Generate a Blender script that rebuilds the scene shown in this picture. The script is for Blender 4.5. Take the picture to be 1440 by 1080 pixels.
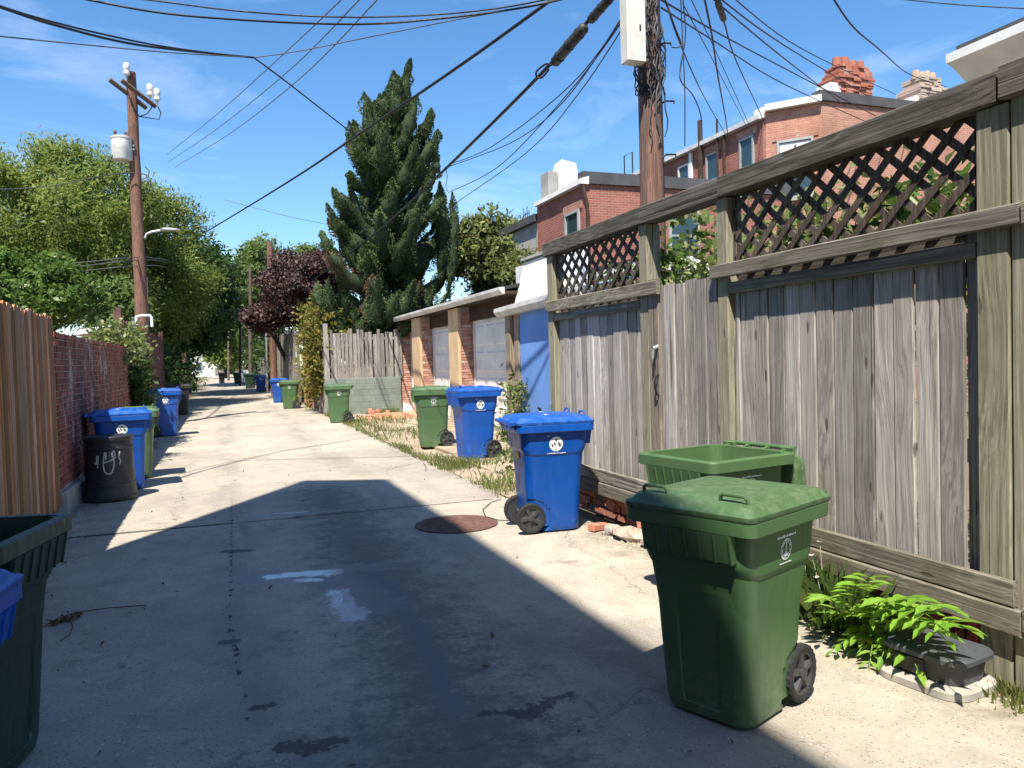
import bpy, bmesh, math, random
import numpy as np
from mathutils import Vector, Matrix

# ------------------------------------------------------------------ camera, sky, sun, exposure
scene = bpy.context.scene
for o in list(bpy.data.objects): bpy.data.objects.remove(o)
COL = scene.collection
W, H, F = 1440.0, 1080.0, 1082.0
YAW, PITCH, ROLL, CH = math.radians(20.65), math.radians(-1.88), math.radians(1.6), 1.65
f_ = np.array([math.sin(YAW)*math.cos(PITCH), math.cos(YAW)*math.cos(PITCH), math.sin(PITCH)])
r0 = np.array([math.cos(YAW), -math.sin(YAW), 0.0]); u0 = np.cross(r0, f_)
r_ = r0*math.cos(ROLL) - u0*math.sin(ROLL)
u_ = u0*math.cos(ROLL) + r0*math.sin(ROLL)
cd = bpy.data.cameras.new('camera'); cam = bpy.data.objects.new('camera', cd); COL.objects.link(cam)
cd.sensor_width = 36; cd.lens = F/W*36; cd.clip_end = 3000; cd.clip_start = 0.05
cam.matrix_world = Matrix(((r_[0], u_[0], -f_[0], 0), (r_[1], u_[1], -f_[1], 0), (r_[2], u_[2], -f_[2], CH), (0, 0, 0, 1)))
scene.camera = cam
CAM = np.array([0, 0, CH])

SUN_EL = math.radians(59.5); SUN_AZ = (-0.527, -0.85)       # horizontal direction towards the sun
wd = bpy.data.worlds.new('World'); scene.world = wd; wd.use_nodes = True
wn = wd.node_tree; wn.nodes.clear()
wo = wn.nodes.new('ShaderNodeOutputWorld'); bg = wn.nodes.new('ShaderNodeBackground'); sk = wn.nodes.new('ShaderNodeTexSky')
sk.sky_type = 'NISHITA'; sk.sun_disc = False; sk.sun_elevation = SUN_EL
sk.sun_rotation = math.atan2(SUN_AZ[0], SUN_AZ[1]) % (2*math.pi)
sk.altitude = 0; sk.air_density = 1.0; sk.dust_density = 0.35; sk.ozone_density = 4.0
bg.inputs['Strength'].default_value = 0.104
# thin wispy clouds
tcw = wn.nodes.new('ShaderNodeTexCoord'); mpw = wn.nodes.new('ShaderNodeMapping'); mpw.inputs['Scale'].default_value = (2.0, 2.6, 7.0)
mpw.inputs['Rotation'].default_value = (0.2, 0.1, 1.4)
nzw = wn.nodes.new('ShaderNodeTexNoise'); nzw.inputs['Scale'].default_value = 1.7; nzw.inputs['Detail'].default_value = 7; nzw.inputs['Roughness'].default_value = 0.62; nzw.inputs['Distortion'].default_value = 0.5
rpw = wn.nodes.new('ShaderNodeValToRGB'); rpw.color_ramp.elements[0].position = 0.52; rpw.color_ramp.elements[1].position = 0.86
rpw.color_ramp.elements[1].color = (0.26, 0.26, 0.26, 1)
mxw = wn.nodes.new('ShaderNodeMix'); mxw.data_type = 'RGBA'; mxw.inputs[7].default_value = (8.5, 9.0, 9.6, 1)
wn.links.new(tcw.outputs['Generated'], mpw.inputs['Vector']); wn.links.new(mpw.outputs[0], nzw.inputs['Vector'])
wn.links.new(nzw.outputs['Fac'], rpw.inputs['Fac']); wn.links.new(rpw.outputs['Color'], mxw.inputs[0])
hsv = wn.nodes.new('ShaderNodeHueSaturation'); hsv.inputs['Saturation'].default_value = 1.2; hsv.inputs['Value'].default_value = 1.0
wn.links.new(sk.outputs[0], hsv.inputs['Color']); wn.links.new(hsv.outputs[0], mxw.inputs[6])
wn.links.new(mxw.outputs[2], bg.inputs['Color']); wn.links.new(bg.outputs[0], wo.inputs['Surface'])

sd = bpy.data.lights.new('sun', 'SUN'); sd.energy = 5.0; sd.angle = math.radians(0.55); sd.color = (1.0, 0.93, 0.82)
so = bpy.data.objects.new('sun', sd); COL.objects.link(so); so.location = (-20, -30, 60)
so.rotation_euler = Vector((-SUN_AZ[0]*math.cos(SUN_EL), -SUN_AZ[1]*math.cos(SUN_EL), -math.sin(SUN_EL))).to_track_quat('-Z', 'Y').to_euler()
vs = scene.view_settings; vs.view_transform = 'Standard'; vs.look = 'None'; vs.gamma = 1; vs.exposure = 1.05; vs.use_curve_mapping = False
scene.render.engine = 'CYCLES'
scene.cycles.max_bounces = 6; scene.cycles.diffuse_bounces = 3; scene.cycles.glossy_bounces = 3; scene.cycles.transmission_bounces = 3

def ray(px, py):
    d = f_*F + r_*(px-W/2) - u_*(py-H/2); return d/np.linalg.norm(d)
def atz(px, py, z=0.0):
    d = ray(px, py); return CAM + d*(z-CH)/d[2]
def atx(px, py, X):
    d = ray(px, py); return CAM + d*X/d[0]
def aty(px, py, Y):
    d = ray(px, py); return CAM + d*Y/d[1]

# ------------------------------------------------------------------ materials
class S:
    def __init__(s, name, rough=0.8, spec=0.35):
        s.m = bpy.data.materials.new(name); s.m.use_nodes = True; s.nt = s.m.node_tree; s.nt.nodes.clear()
        s.out = s.nt.nodes.new('ShaderNodeOutputMaterial'); s.b = s.nt.nodes.new('ShaderNodeBsdfPrincipled')
        s.nt.links.new(s.b.outputs[0], s.out.inputs[0]); s.b.inputs['Roughness'].default_value = rough
        s.b.inputs['Specular IOR Level'].default_value = spec
        s._tc = None; s._oi = None; s._ge = None
    def put(s, sock, v):
        if v is None: return
        if hasattr(v, 'is_output'): s.nt.links.new(v, sock)
        else:
            if isinstance(v, (tuple, list)) and sock.type == 'RGBA' and len(v) == 3: v = (*v, 1)
            sock.default_value = v
    def obj(s):
        if not s._tc: s._tc = s.nt.nodes.new('ShaderNodeTexCoord')
        return s._tc.outputs['Object']
    def rand(s):
        if not s._oi: s._oi = s.nt.nodes.new('ShaderNodeObjectInfo')
        return s._oi.outputs['Random']
    def geo(s, name):
        if not s._ge: s._ge = s.nt.nodes.new('ShaderNodeNewGeometry')
        return s._ge.outputs[name]
    def isl(s): return s.geo('Random Per Island')
    def math(s, op, a, b=None, c=None, clamp=False):
        n = s.nt.nodes.new('ShaderNodeMath'); n.operation = op; n.use_clamp = clamp
        s.put(n.inputs[0], a); s.put(n.inputs[1], b)
        if c is not None: s.put(n.inputs[2], c)
        return n.outputs[0]
    def vmath(s, op, a, b=None, scale=None):
        n = s.nt.nodes.new('ShaderNodeVectorMath'); n.operation = op; s.put(n.inputs[0], a)
        if b is not None: s.put(n.inputs[1], b)
        if scale is not None: s.put(n.inputs['Scale'], scale)
        return n.outputs['Value'] if op in ('LENGTH', 'DOT_PRODUCT', 'DISTANCE') else n.outputs[0]
    def map(s, vec, scale=(1, 1, 1), loc=(0, 0, 0), rot=(0, 0, 0)):
        n = s.nt.nodes.new('ShaderNodeMapping'); s.put(n.inputs[0], vec); s.put(n.inputs['Location'], loc)
        n.inputs['Scale'].default_value = scale; n.inputs['Rotation'].default_value = rot; return n.outputs[0]
    def noise(s, vec, scale, detail=4, rough=0.55, dist=0.0):
        n = s.nt.nodes.new('ShaderNodeTexNoise'); s.put(n.inputs['Vector'], vec); n.inputs['Scale'].default_value = scale
        n.inputs['Detail'].default_value = detail; n.inputs['Roughness'].default_value = rough; n.inputs['Distortion'].default_value = dist
        return n.outputs['Fac']
    def voro(s, vec, scale, out='Distance', feature='F1', rnd=1.0):
        n = s.nt.nodes.new('ShaderNodeTexVoronoi'); n.feature = feature; s.put(n.inputs['Vector'], vec); n.inputs['Scale'].default_value = scale
        n.inputs['Randomness'].default_value = rnd; return n.outputs[out]
    def ramp(s, fac, stops):
        n = s.nt.nodes.new('ShaderNodeValToRGB'); s.put(n.inputs[0], fac); e = n.color_ramp.elements
        while len(e) < len(stops): e.new(0.5)
        for i, (p, c) in enumerate(stops):
            e[i].position = p; e[i].color = (c, c, c, 1) if not isinstance(c, (tuple, list)) else (*c[:3], 1)
        return n.outputs['Color']
    def mr(s, v, a, b, c=0.0, d=1.0, smooth=True):
        n = s.nt.nodes.new('ShaderNodeMapRange'); n.interpolation_type = 'SMOOTHSTEP' if smooth else 'LINEAR'
        s.put(n.inputs[0], v)
        for i, x in enumerate((a, b, c, d)): s.put(n.inputs[i+1], x)
        return n.outputs[0]
    def mix(s, fac, a, b, blend='MIX'):
        n = s.nt.nodes.new('ShaderNodeMix'); n.data_type = 'RGBA'; n.blend_type = blend; s.put(n.inputs[0], fac); s.put(n.inputs[6], a); s.put(n.inputs[7], b)
        return n.outputs[2]
    def bump(s, h, strength=0.3, dist=0.01):
        n = s.nt.nodes.new('ShaderNodeBump'); n.inputs['Strength'].default_value = strength; n.inputs['Distance'].default_value = dist
        s.put(n.inputs['Height'], h); s.put(s.b.inputs['Normal'], n.outputs[0])
    def col(s, c): s.put(s.b.inputs['Base Color'], c)
    def rough(s, r): s.put(s.b.inputs['Roughness'], r)

M = {}
def simple(name, color, rough=0.7, var=0.25, scale=6.0, metal=0.0, spec=0.35, bump=0.0):
    s = S(name, rough, spec); v = s.obj()
    n = s.noise(v, scale, 6, 0.62)
    lo = tuple(c*(1-var) for c in color); hi = tuple(min(1, c*(1+var*0.6)) for c in color)
    s.col(s.ramp(n, [(0.3, lo), (0.72, hi)]))
    s.rough(s.mr(s.noise(v, scale*3, 4), 0.3, 0.7, max(0.05, rough-0.1), min(1, rough+0.1)))
    s.b.inputs['Metallic'].default_value = metal
    if bump: s.bump(s.noise(v, scale*6, 5, 0.6), bump, 0.01)
    M[name] = s.m; return s.m

def wood(name, lo, hi, axis=2, dark=(0.05, 0.045, 0.04), knots=True, rough=0.85, moss=None, sat=1.0, tonevar=0.3):
    s = S(name, rough, 0.2); v = s.obj(); r = s.rand()
    off = s.nt.nodes.new('ShaderNodeCombineXYZ')
    s.put(off.inputs[0], s.math('MULTIPLY', r, 37.0)); s.put(off.inputs[1], s.math('MULTIPLY', r, 91.0)); s.put(off.inputs[2], s.math('MULTIPLY', r, 53.0))
    vo = s.vmath('ADD', v, off.outputs[0])
    sc = [58.0, 58.0, 58.0]; sc[axis] = 1.15
    sk_ = [8.0, 8.0, 8.0]; sk_[axis] = 2.3
    warp = s.noise(s.map(vo, tuple(x*0.25 for x in sk_)), 1.0, 2)
    vs_ = s.map(vo, tuple(sc)); vv = s.vmath('ADD', vs_, s.vmath('SCALE', vo, scale=s.math('MULTIPLY', warp, 0.35)))
    g1 = s.noise(vv, 1.0, 6, 0.66, 0.25); g2 = s.noise(s.map(vo, tuple(x*2.2 for x in sc)), 1.0, 5, 0.7)
    blot = s.noise(vo, 2.2, 4, 0.6)
    c = s.ramp(g1, [(0.30, tuple(a*0.55 for a in lo)), (0.45, lo), (0.62, hi), (0.8, tuple(min(1, a*1.12) for a in hi))])
    c = s.mix(s.mr(g2, 0.52, 0.72, 0, 0.5), c, dark)
    c = s.mix(s.mr(blot, 0.45, 0.75, 0, 0.4), c, tuple(a*0.6 for a in lo))
    tone = s.mr(s.math('FRACT', s.math('MULTIPLY', r, 7.31)), 0, 1, 1-tonevar, 1+tonevar*0.5, smooth=False)
    hs = s.nt.nodes.new('ShaderNodeHueSaturation'); s.put(hs.inputs['Color'], c); s.put(hs.inputs['Value'], tone)
    s.put(hs.inputs['Saturation'], s.mr(s.math('FRACT', s.math('MULTIPLY', r, 13.7)), 0, 1, 0.75*sat, 1.25*sat, smooth=False))
    c = hs.outputs[0]
    hgt = s.math('ADD', g1, s.math('MULTIPLY', g2, 0.4))
    if knots:
        kd = s.voro(s.map(vo, tuple(sk_)), 1.0)
        kd = s.math('ADD', kd, s.math('MULTIPLY', s.math('SUBTRACT', g1, 0.5), 0.12))
        km = s.mr(kd, 0.06, 0.13, 1.0, 0.0)
        c = s.mix(s.math('MULTIPLY', km, 0.75), c, (0.06, 0.04, 0.028))
        hgt = s.math('SUBTRACT', hgt, km)
    # weather checks: long dark splits, and grey-green damp towards the ground
    chk = s.mr(s.noise(s.map(vo, tuple(x*(0.55 if i != axis else 0.45) for i, x in enumerate(sc)), (5, 3, 1)), 1.0, 3, 0.5), 0.64, 0.70, 0, 0.75); c = s.mix(chk, c, tuple(x*0.6 for x in dark)); hgt = s.math('SUBTRACT', hgt, chk)
    if moss:
        mm = s.mr(s.noise(vo, 3.1, 5, 0.6), 0.48, 0.68, 0, 0.7); c = s.mix(mm, c, moss)
    s.col(c); s.bump(hgt, 0.55, 0.006); M[name] = s.m

def leaf_mat(name, cols, trans=0.35, rough=0.5):
    s = S(name, rough, 0.3); k = s.isl()
    k = s.math('FRACT', s.math('ADD', k, s.rand())); c = s.ramp(k, [(i/(len(cols)-1), c) for i, c in enumerate(cols)])
    big = s.noise(s.obj(), 0.55, 3, 0.6)
    hs = s.nt.nodes.new('ShaderNodeHueSaturation'); s.put(hs.inputs['Color'], c); s.put(hs.inputs['Value'], s.mr(big, 0.3, 0.7, 0.75, 1.2))
    c = hs.outputs[0]; s.col(c)
    t = s.nt.nodes.new('ShaderNodeBsdfTranslucent')
    hs2 = s.nt.nodes.new('ShaderNodeHueSaturation'); s.put(hs2.inputs['Color'], c); hs2.inputs['Value'].default_value = 1.25; hs2.inputs['Hue'].default_value = 0.485
    s.nt.links.new(hs2.outputs[0], t.inputs[0])
    mx = s.nt.nodes.new('ShaderNodeMixShader'); mx.inputs[0].default_value = trans
    s.nt.links.new(s.b.outputs[0], mx.inputs[1]); s.nt.links.new(t.outputs[0], mx.inputs[2]); s.nt.links.new(mx.outputs[0], s.out.inputs[0])
    M[name] = s.m

# --- concrete of the alley: base grain, tyre streaks, individual stains, damp marks and painted sky glints
def make_alley():
    s = S('alley_concrete', 0.85, 0.3); v = s.obj()
    big = s.noise(v, 0.55, 6, 0.62); mid = s.noise(v, 3.4, 8, 0.68, 0.4); fine = s.noise(v, 46, 6, 0.7)
    streak = s.noise(s.map(v, (2.3, 0.22, 1)), 1.0, 5, 0.6)
    agg = s.voro(v, 150, 'Color'); sep = s.nt.nodes.new('ShaderNodeSeparateColor'); s.put(sep.inputs[0], agg)
    c = s.ramp(big, [(0.28, (0.285, 0.253, 0.205)), (0.5, (0.38, 0.338, 0.270)), (0.72, (0.455, 0.405, 0.322))])
    c = s.mix(s.mr(mid, 0.42, 0.72, 0, 0.6), c, (0.25, 0.225, 0.185))
    c = s.mix(s.mr(streak, 0.5, 0.75, 0, 0.5), c, (0.27, 0.25, 0.215))
    c = s.mix(s.mr(fine, 0.45, 0.75, 0, 0.5), c, (0.22, 0.205, 0.18))
    c = s.mix(s.math('GREATER_THAN', sep.outputs[0], 0.994), c, (0.58, 0.55, 0.5))
    c = s.mix(s.math('LESS_THAN', sep.outputs[1], 0.03), c, (0.15, 0.14, 0.13))
    sx_ = s.nt.nodes.new('ShaderNodeSeparateXYZ'); s.put(sx_.inputs[0], v); X_ = sx_.outputs[0]
    hsl = s.nt.nodes.new('ShaderNodeHueSaturation'); s.put(hsl.inputs['Color'], c); s.put(hsl.inputs['Value'], s.mr(s.rand(), 0, 1, 0.86, 1.08, smooth=False)); c = hsl.outputs[0]
    brk = s.noise(s.map(v, (1.6, 0.35, 1)), 1.0, 6, 0.65)
    for x0 in (0.05, 1.75):
        trk = s.math('MULTIPLY', s.mr(s.math('ABSOLUTE', s.math('SUBTRACT', X_, x0)), 0.05, 0.38, 1.0, 0.0), s.mr(brk, 0.38, 0.66, 0, 0.55)); c = s.mix(trk, c, (0.17, 0.158, 0.142))
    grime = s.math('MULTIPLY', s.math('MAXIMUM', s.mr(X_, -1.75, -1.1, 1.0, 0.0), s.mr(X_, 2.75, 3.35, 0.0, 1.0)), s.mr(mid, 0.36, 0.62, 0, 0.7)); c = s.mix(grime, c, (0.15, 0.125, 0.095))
    oil = s.noise(s.map(v, (1, 1, 1), (7.3, 2.1, 0)), 0.95, 6, 0.72); c = s.mix(s.mr(oil, 0.60, 0.74, 0, 0.6), c, (0.11, 0.10, 0.092))
    spots = s.voro(s.map(v, (1, 1, 0), (3.1, 1.7, 0)), 2.6); c = s.mix(s.mr(s.math('ADD', spots, s.math('MULTIPLY', s.noise(v, 12, 3), 0.08)), 0.07, 0.11, 0.55, 0.0), c, (0.10, 0.094, 0.088))
    edge = s.noise(v, 5.0, 5, 0.7); edge2 = s.noise(v, 26.0, 4, 0.6)
    wob = s.math('ADD', s.math('MULTIPLY', s.math('SUBTRACT', edge, 0.5), 4.5), s.math('MULTIPLY', s.math('SUBTRACT', edge2, 0.5), 2.2))
    def seg(p, q, w, soft=0.35, wobble=1.0):
        a = atz(*p); b = atz(*q); ba = b-a; L2 = float(ba@ba) or 1e-6
        pa = s.vmath('SUBTRACT', v, (float(a[0]), float(a[1]), 0.0))
        h = s.math('DIVIDE', s.vmath('DOT_PRODUCT', pa, (float(ba[0]), float(ba[1]), 0.0)), L2, clamp=True)
        d = s.vmath('LENGTH', s.vmath('SUBTRACT', pa, s.vmath('SCALE', (float(ba[0]), float(ba[1]), 0.0), scale=h)))
        d = s.math('ADD', d, s.math('MULTIPLY', wob, w*0.9*wobble))
        return s.mr(d, w*(1-soft), w*(1+soft), 1.0, 0.0)
    def apply(col, masks, colr, k):
        m = masks[0]
        for x in masks[1:]: m = s.math('MAXIMUM', m, x)
        return s.mix(s.math('MULTIPLY', m, k), col, colr), m
    # dark damp gutter in the middle of the alley
    c, _ = apply(c, [seg((455, 690), (560, 850), 0.34, 0.95), seg((560, 850), (640, 1010), 0.30, 0.95), seg((640, 1010), (720, 1180), 0.36, 0.95)], (0.085, 0.083, 0.08), 0.66)
    c, _ = apply(c, [seg((490, 1060), (760, 1120), 0.35, 0.9), seg((740, 900), (900, 900), 0.3, 0.95)], (0.12, 0.118, 0.115), 0.4)
    c, _ = apply(c, [seg((520, 790), (585, 880), 0.06, 0.35, 0.7), seg((585, 880), (640, 1000), 0.045, 0.35, 0.7)], (0.15, 0.155, 0.165), 0.8)
    # repair patches with puddle film
    c, w1 = apply(c, [seg((345, 812), (470, 806), 0.13, 0.2, 0.7), seg((470, 800), (575, 792), 0.12, 0.2, 0.9), seg((470, 810), (530, 850), 0.2, 0.7, 0.9), seg((352, 728), (512, 715), 0.05, 0.25)], (0.13, 0.13, 0.135), 0.75)
    c, glint = apply(c, [seg((385, 810), (465, 806), 0.07, 0.3, 0.8), seg((420, 815), (445, 815), 0.05, 0.3, 0.8), seg((474, 834), (494, 868), 0.085, 0.3, 0.9), seg((400, 806), (470, 802), 0.05, 0.4, 0.9), seg((390, 722), (430, 720), 0.03, 0.2, 1.2)], (0.48, 0.48, 0.47), 0.85)  # pale sky glints on the puddle film, painted in as light colour
    # tar spots, square marks, brown stains
    c, _ = apply(c, [seg((318, 775), (346, 774), 0.055, 0.15, 0.35), seg((316, 902), (330, 901), 0.045, 0.15, 0.3)], (0.085, 0.088, 0.095), 0.85)
    c, _ = apply(c, [seg((360, 994), (382, 990), 0.03, 0.3, 1.3), seg((405, 1052), (440, 1050), 0.05, 0.3, 1.2), seg((455, 1042), (480, 1040), 0.035, 0.3, 1.0), seg((685, 1002), (740, 1003), 0.03, 0.4, 1.4), seg((740, 1003), (800, 975), 0.045, 0.4, 1.4)], (0.06, 0.053, 0.05), 0.8)
    # tarred slab joint and its fainter neighbours
    c, _ = apply(c, [seg((90, 756.5), (400, 729), 0.028, 0.4, 0.4), seg((400, 729), (690, 701.5), 0.028, 0.4, 0.4)], (0.035, 0.033, 0.032), 0.85)
    dash = s.mr(s.noise(s.map(v, (1, 1, 1)), 14, 3), 0.5, 0.6)
    d0 = s.math('MULTIPLY', s.math('MAXIMUM', seg((326, 700), (324, 880), 0.012, 0.4), seg((324, 880), (350, 1010), 0.016, 0.4)), dash)
    c = s.mix(d0, c, (0.04, 0.04, 0.04))
    # long hairline cracks
    ck = s.voro(s.vmath('ADD', s.map(v, (0.33, 0.19, 1)), s.vmath('SCALE', (1.0, 1.0, 0.0), scale=s.math('MULTIPLY', mid, 0.25))), 1.0, 'Distance', 'DISTANCE_TO_EDGE')
    ckm = s.mr(ck, 0.0, 0.004, 1.0, 0.0); c = s.mix(s.math('MULTIPLY', ckm, 0.5), c, (0.09, 0.085, 0.08))
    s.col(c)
    film = s.math('MULTIPLY', w1, 0.48)
    s.rough(s.math('SUBTRACT', s.math('SUBTRACT', 0.86, film), s.math('MULTIPLY', glint, s.mr(edge2, 0.40, 0.58, 0.25, 0.5)), clamp=True))
    hgt = s.math('ADD', s.math('MULTIPLY', fine, 0.6), s.math('MULTIPLY', mid, 0.5))
    hgt = s.math('MULTIPLY', s.math('SUBTRACT', hgt, ckm), s.math('SUBTRACT', 1.0, glint))
    s.bump(hgt, 0.45, 0.006); M['alley'] = s.m
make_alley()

def make_ground(name, a, b, c3):
    s = S(name, 0.95, 0.15); v = s.obj()
    n = s.noise(v, 1.3, 8, 0.65); n2 = s.noise(v, 20, 6, 0.7)
    c = s.ramp(n, [(0.35, a), (0.52, b), (0.7, c3)]); c = s.mix(s.mr(n2, 0.45, 0.7, 0, 0.5), c, tuple(x*0.55 for x in a))
    s.col(c); s.bump(n2, 0.6, 0.02); M[name] = s.m
make_ground('earth', (0.10, 0.085, 0.055), (0.17, 0.14, 0.09), (0.12, 0.12, 0.06))
make_ground('apron_ground', (0.26, 0.20, 0.14), (0.36, 0.295, 0.215), (0.42, 0.34, 0.24))

def brick_island(name, cols, stain=0.4, white=0.0):
    s = S(name, 0.9, 0.2); v = s.obj()
    c = s.ramp(s.isl(), [(i/(len(cols)-1), c) for i, c in enumerate(cols)])
    n = s.noise(v, 40, 5, 0.65); c = s.mix(s.mr(n, 0.45, 0.75, 0, 0.45), c, tuple(x*0.45 for x in cols[0]))
    st = s.noise(s.map(v, (1.6, 1.6, 0.5)), 1.0, 6, 0.65); c = s.mix(s.mr(st, 0.5, 0.68, 0, stain), c, (0.07, 0.062, 0.06))
    if white:
        w = s.noise(s.map(v, (3, 3, 1.1), (3, 5, 1)), 1.0, 7, 0.7); c = s.mix(s.mr(w, 0.55, 0.66, 0, white), c, (0.5, 0.48, 0.45))
    s.col(c); s.bump(n, 0.5, 0.006); M[name] = s.m
brick_island('brick_left', [(0.15, 0.055, 0.043), (0.22, 0.075, 0.056), (0.28, 0.095, 0.068), (0.18, 0.06, 0.05)], 0.8, 0.55)
brick_island('brick_pillar', [(0.34, 0.16, 0.11), (0.46, 0.23, 0.16), (0.55, 0.33, 0.25), (0.40, 0.19, 0.14), (0.62, 0.55, 0.48)], 0.25, 0.92)
brick_island('brick_loose', [(0.36, 0.13, 0.09), (0.46, 0.2, 0.14), (0.33, 0.11, 0.08)], 0.2, 0.25)

brick_island('brick_chimney', [(0.33, 0.115, 0.075), (0.42, 0.155, 0.105), (0.28, 0.09, 0.06), (0.46, 0.24, 0.18)], 0.2, 0.35)
brick_island('chimney_stone', [(0.40, 0.33, 0.26), (0.50, 0.42, 0.34), (0.34, 0.24, 0.18)], 0.2, 0.3)

def brick_tex(name, c1, c2, mortar, sx=1.0, sy=1.0, bw=0.215, rh=0.072):
    s = S(name, 0.9, 0.2); v = s.obj(); sp = s.nt.nodes.new('ShaderNodeSeparateXYZ'); s.put(sp.inputs[0], v)
    cb = s.nt.nodes.new('ShaderNodeCombineXYZ')
    s.put(cb.inputs[0], s.math('ADD', s.math('MULTIPLY', sp.outputs[0], sx), s.math('MULTIPLY', sp.outputs[1], sy))); s.put(cb.inputs[1], sp.outputs[2])
    b = s.nt.nodes.new('ShaderNodeTexBrick'); s.put(b.inputs['Vector'], cb.outputs[0])
    for k, x in (('Color1', c1), ('Color2', c2), ('Mortar', mortar)): s.put(b.inputs[k], x)
    b.inputs['Scale'].default_value = 1.0; b.inputs['Brick Width'].default_value = bw; b.inputs['Row Height'].default_value = rh
    b.inputs['Mortar Size'].default_value = 0.008; b.inputs['Mortar Smooth'].default_value = 0.3; b.inputs['Bias'].default_value = -0.1
    n = s.noise(v, 1.1, 6, 0.65); n2 = s.noise(v, 9, 5, 0.65)
    c = s.mix(s.mr(n, 0.4, 0.7, 0, 0.45), b.outputs['Color'], tuple(x*0.6 for x in c1)); c = s.mix(s.mr(n2, 0.5, 0.75, 0, 0.35), c, tuple(min(1, x*1.5) for x in c2))
    w = s.noise(s.map(v, (1, 1, 2.0)), 6.0, 6, 0.75); c = s.mix(s.mr(w, 0.64, 0.72, 0, 0.5), c, (0.5, 0.42, 0.38))
    s.col(c); s.bump(s.math('SUBTRACT', 1.0, b.outputs['Fac']), 0.6, 0.01); M[name] = s.m
brick_tex('house_brick', (0.26, 0.092, 0.07), (0.34, 0.125, 0.095), (0.33, 0.24, 0.20))
brick_tex('house_brick_pale', (0.40, 0.17, 0.115), (0.50, 0.24, 0.16), (0.42, 0.34, 0.27), 0.8, -0.8)
brick_tex('house_brick_mid', (0.35, 0.16, 0.115), (0.44, 0.215, 0.155), (0.42, 0.32, 0.26))

wood('fence_v', (0.34, 0.315, 0.285), (0.52, 0.49, 0.45), 2, dark=(0.12, 0.10, 0.085), sat=0.9, tonevar=0.42)
wood('fence_h', (0.17, 0.155, 0.125), (0.31, 0.285, 0.235), 1, moss=(0.12, 0.12, 0.075))
wood('cap_h', (0.085, 0.078, 0.066), (0.175, 0.16, 0.14), 1, dark=(0.02, 0.02, 0.018), knots=False, rough=0.95)
wood('post_v', (0.25, 0.235, 0.165), (0.40, 0.375, 0.28), 2, moss=(0.24, 0.235, 0.15), tonevar=0.15)
wood('lattice_wood', (0.085, 0.07, 0.055), (0.16, 0.135, 0.11), 2, knots=False)
wood('cedar_v', (0.40, 0.20, 0.10), (0.56, 0.30, 0.165), 2, dark=(0.12, 0.05, 0.03), tonevar=0.5)
wood('redwood_v', (0.13, 0.06, 0.05), (0.22, 0.105, 0.085), 2)
wood('orange_v', (0.42, 0.22, 0.12), (0.55, 0.30, 0.16), 2)
wood('grey_v', (0.22, 0.20, 0.18), (0.38, 0.35, 0.31), 2, knots=False)
wood('pole_wood', (0.145, 0.068, 0.045), (0.26, 0.13, 0.085), 2, dark=(0.04, 0.025, 0.02), tonevar=0.05)
wood('pole_grey', (0.12, 0.09, 0.075), (0.22, 0.17, 0.14), 2, dark=(0.04, 0.03, 0.025))
wood('bark', (0.06, 0.05, 0.04), (0.13, 0.11, 0.09), 2, knots=False)
wood('weathered_post', (0.20, 0.155, 0.11), (0.36, 0.28, 0.20), 2)

def plastic(name, color, scuff, rough=0.38):
    s = S(name, rough, 0.5); v = s.obj()
    n = s.noise(v, 3.0, 6, 0.65); n2 = s.noise(s.map(v, (30, 30, 6)), 1.0, 6, 0.7); n3 = s.noise(v, 120, 2)
    c = s.ramp(n, [(0.3, tuple(x*0.9 for x in color)), (0.7, tuple(x*1.07 for x in color))])
    sp = s.nt.nodes.new('ShaderNodeSeparateXYZ'); s.put(sp.inputs[0], v)
    c = s.mix(s.mr(n2, 0.62, 0.80, 0, 0.16), c, scuff)
    low = s.math('MULTIPLY', s.mr(sp.outputs[2], 0.0, 0.35, 1.0, 0.0), s.mr(s.noise(v, 14, 6, 0.7), 0.42, 0.7, 0, 0.5)); c = s.mix(low, c, scuff)
    gr = s.noise(s.map(v, (5, 5, 1.2)), 1.0, 7, 0.7); c = s.mix(s.mr(gr, 0.55, 0.78, 0, 0.32), c, (0.10, 0.095, 0.08))
    dust = s.mr(s.noise(v, 55, 5, 0.75), 0.58, 0.74, 0, 0.10); c = s.mix(dust, c, (0.34, 0.33, 0.29))
    sc = s.voro(s.map(v, (9, 9, 3.2)), 1.0); c = s.mix(s.mr(s.math('ADD', sc, s.math('MULTIPLY', s.noise(v, 60, 3), 0.14)), 0.085, 0.115, 0.5, 0.0), c, scuff)
    ob = s.nt.nodes.new('ShaderNodeHueSaturation'); s.put(ob.inputs['Color'], c); s.put(ob.inputs['Value'], s.mr(s.rand(), 0, 1, 0.88, 1.1, smooth=False)); s.put(ob.inputs['Saturation'], s.mr(s.math('FRACT', s.math('MULTIPLY', s.rand(), 9.7)), 0, 1, 0.95, 1.04, smooth=False)); c = ob.outputs[0]
    s.col(c); s.rough(s.mr(n2, 0.3, 0.7, rough-0.06, rough+0.2)); s.bump(n3, 0.12, 0.002); M[name] = s.m
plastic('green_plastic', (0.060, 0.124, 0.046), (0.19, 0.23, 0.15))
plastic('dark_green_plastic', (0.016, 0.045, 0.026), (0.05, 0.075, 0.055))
plastic('blue_plastic', (0.003, 0.070, 0.34), (0.08, 0.16, 0.36), 0.33)
plastic('black_plastic', (0.018, 0.018, 0.02), (0.09, 0.09, 0.09), 0.5)
plastic('grey_plastic', (0.055, 0.062, 0.07), (0.12, 0.12, 0.12), 0.5)
plastic('barrel_plastic', (0.017, 0.017, 0.018), (0.07, 0.07, 0.07), 0.42)
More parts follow.
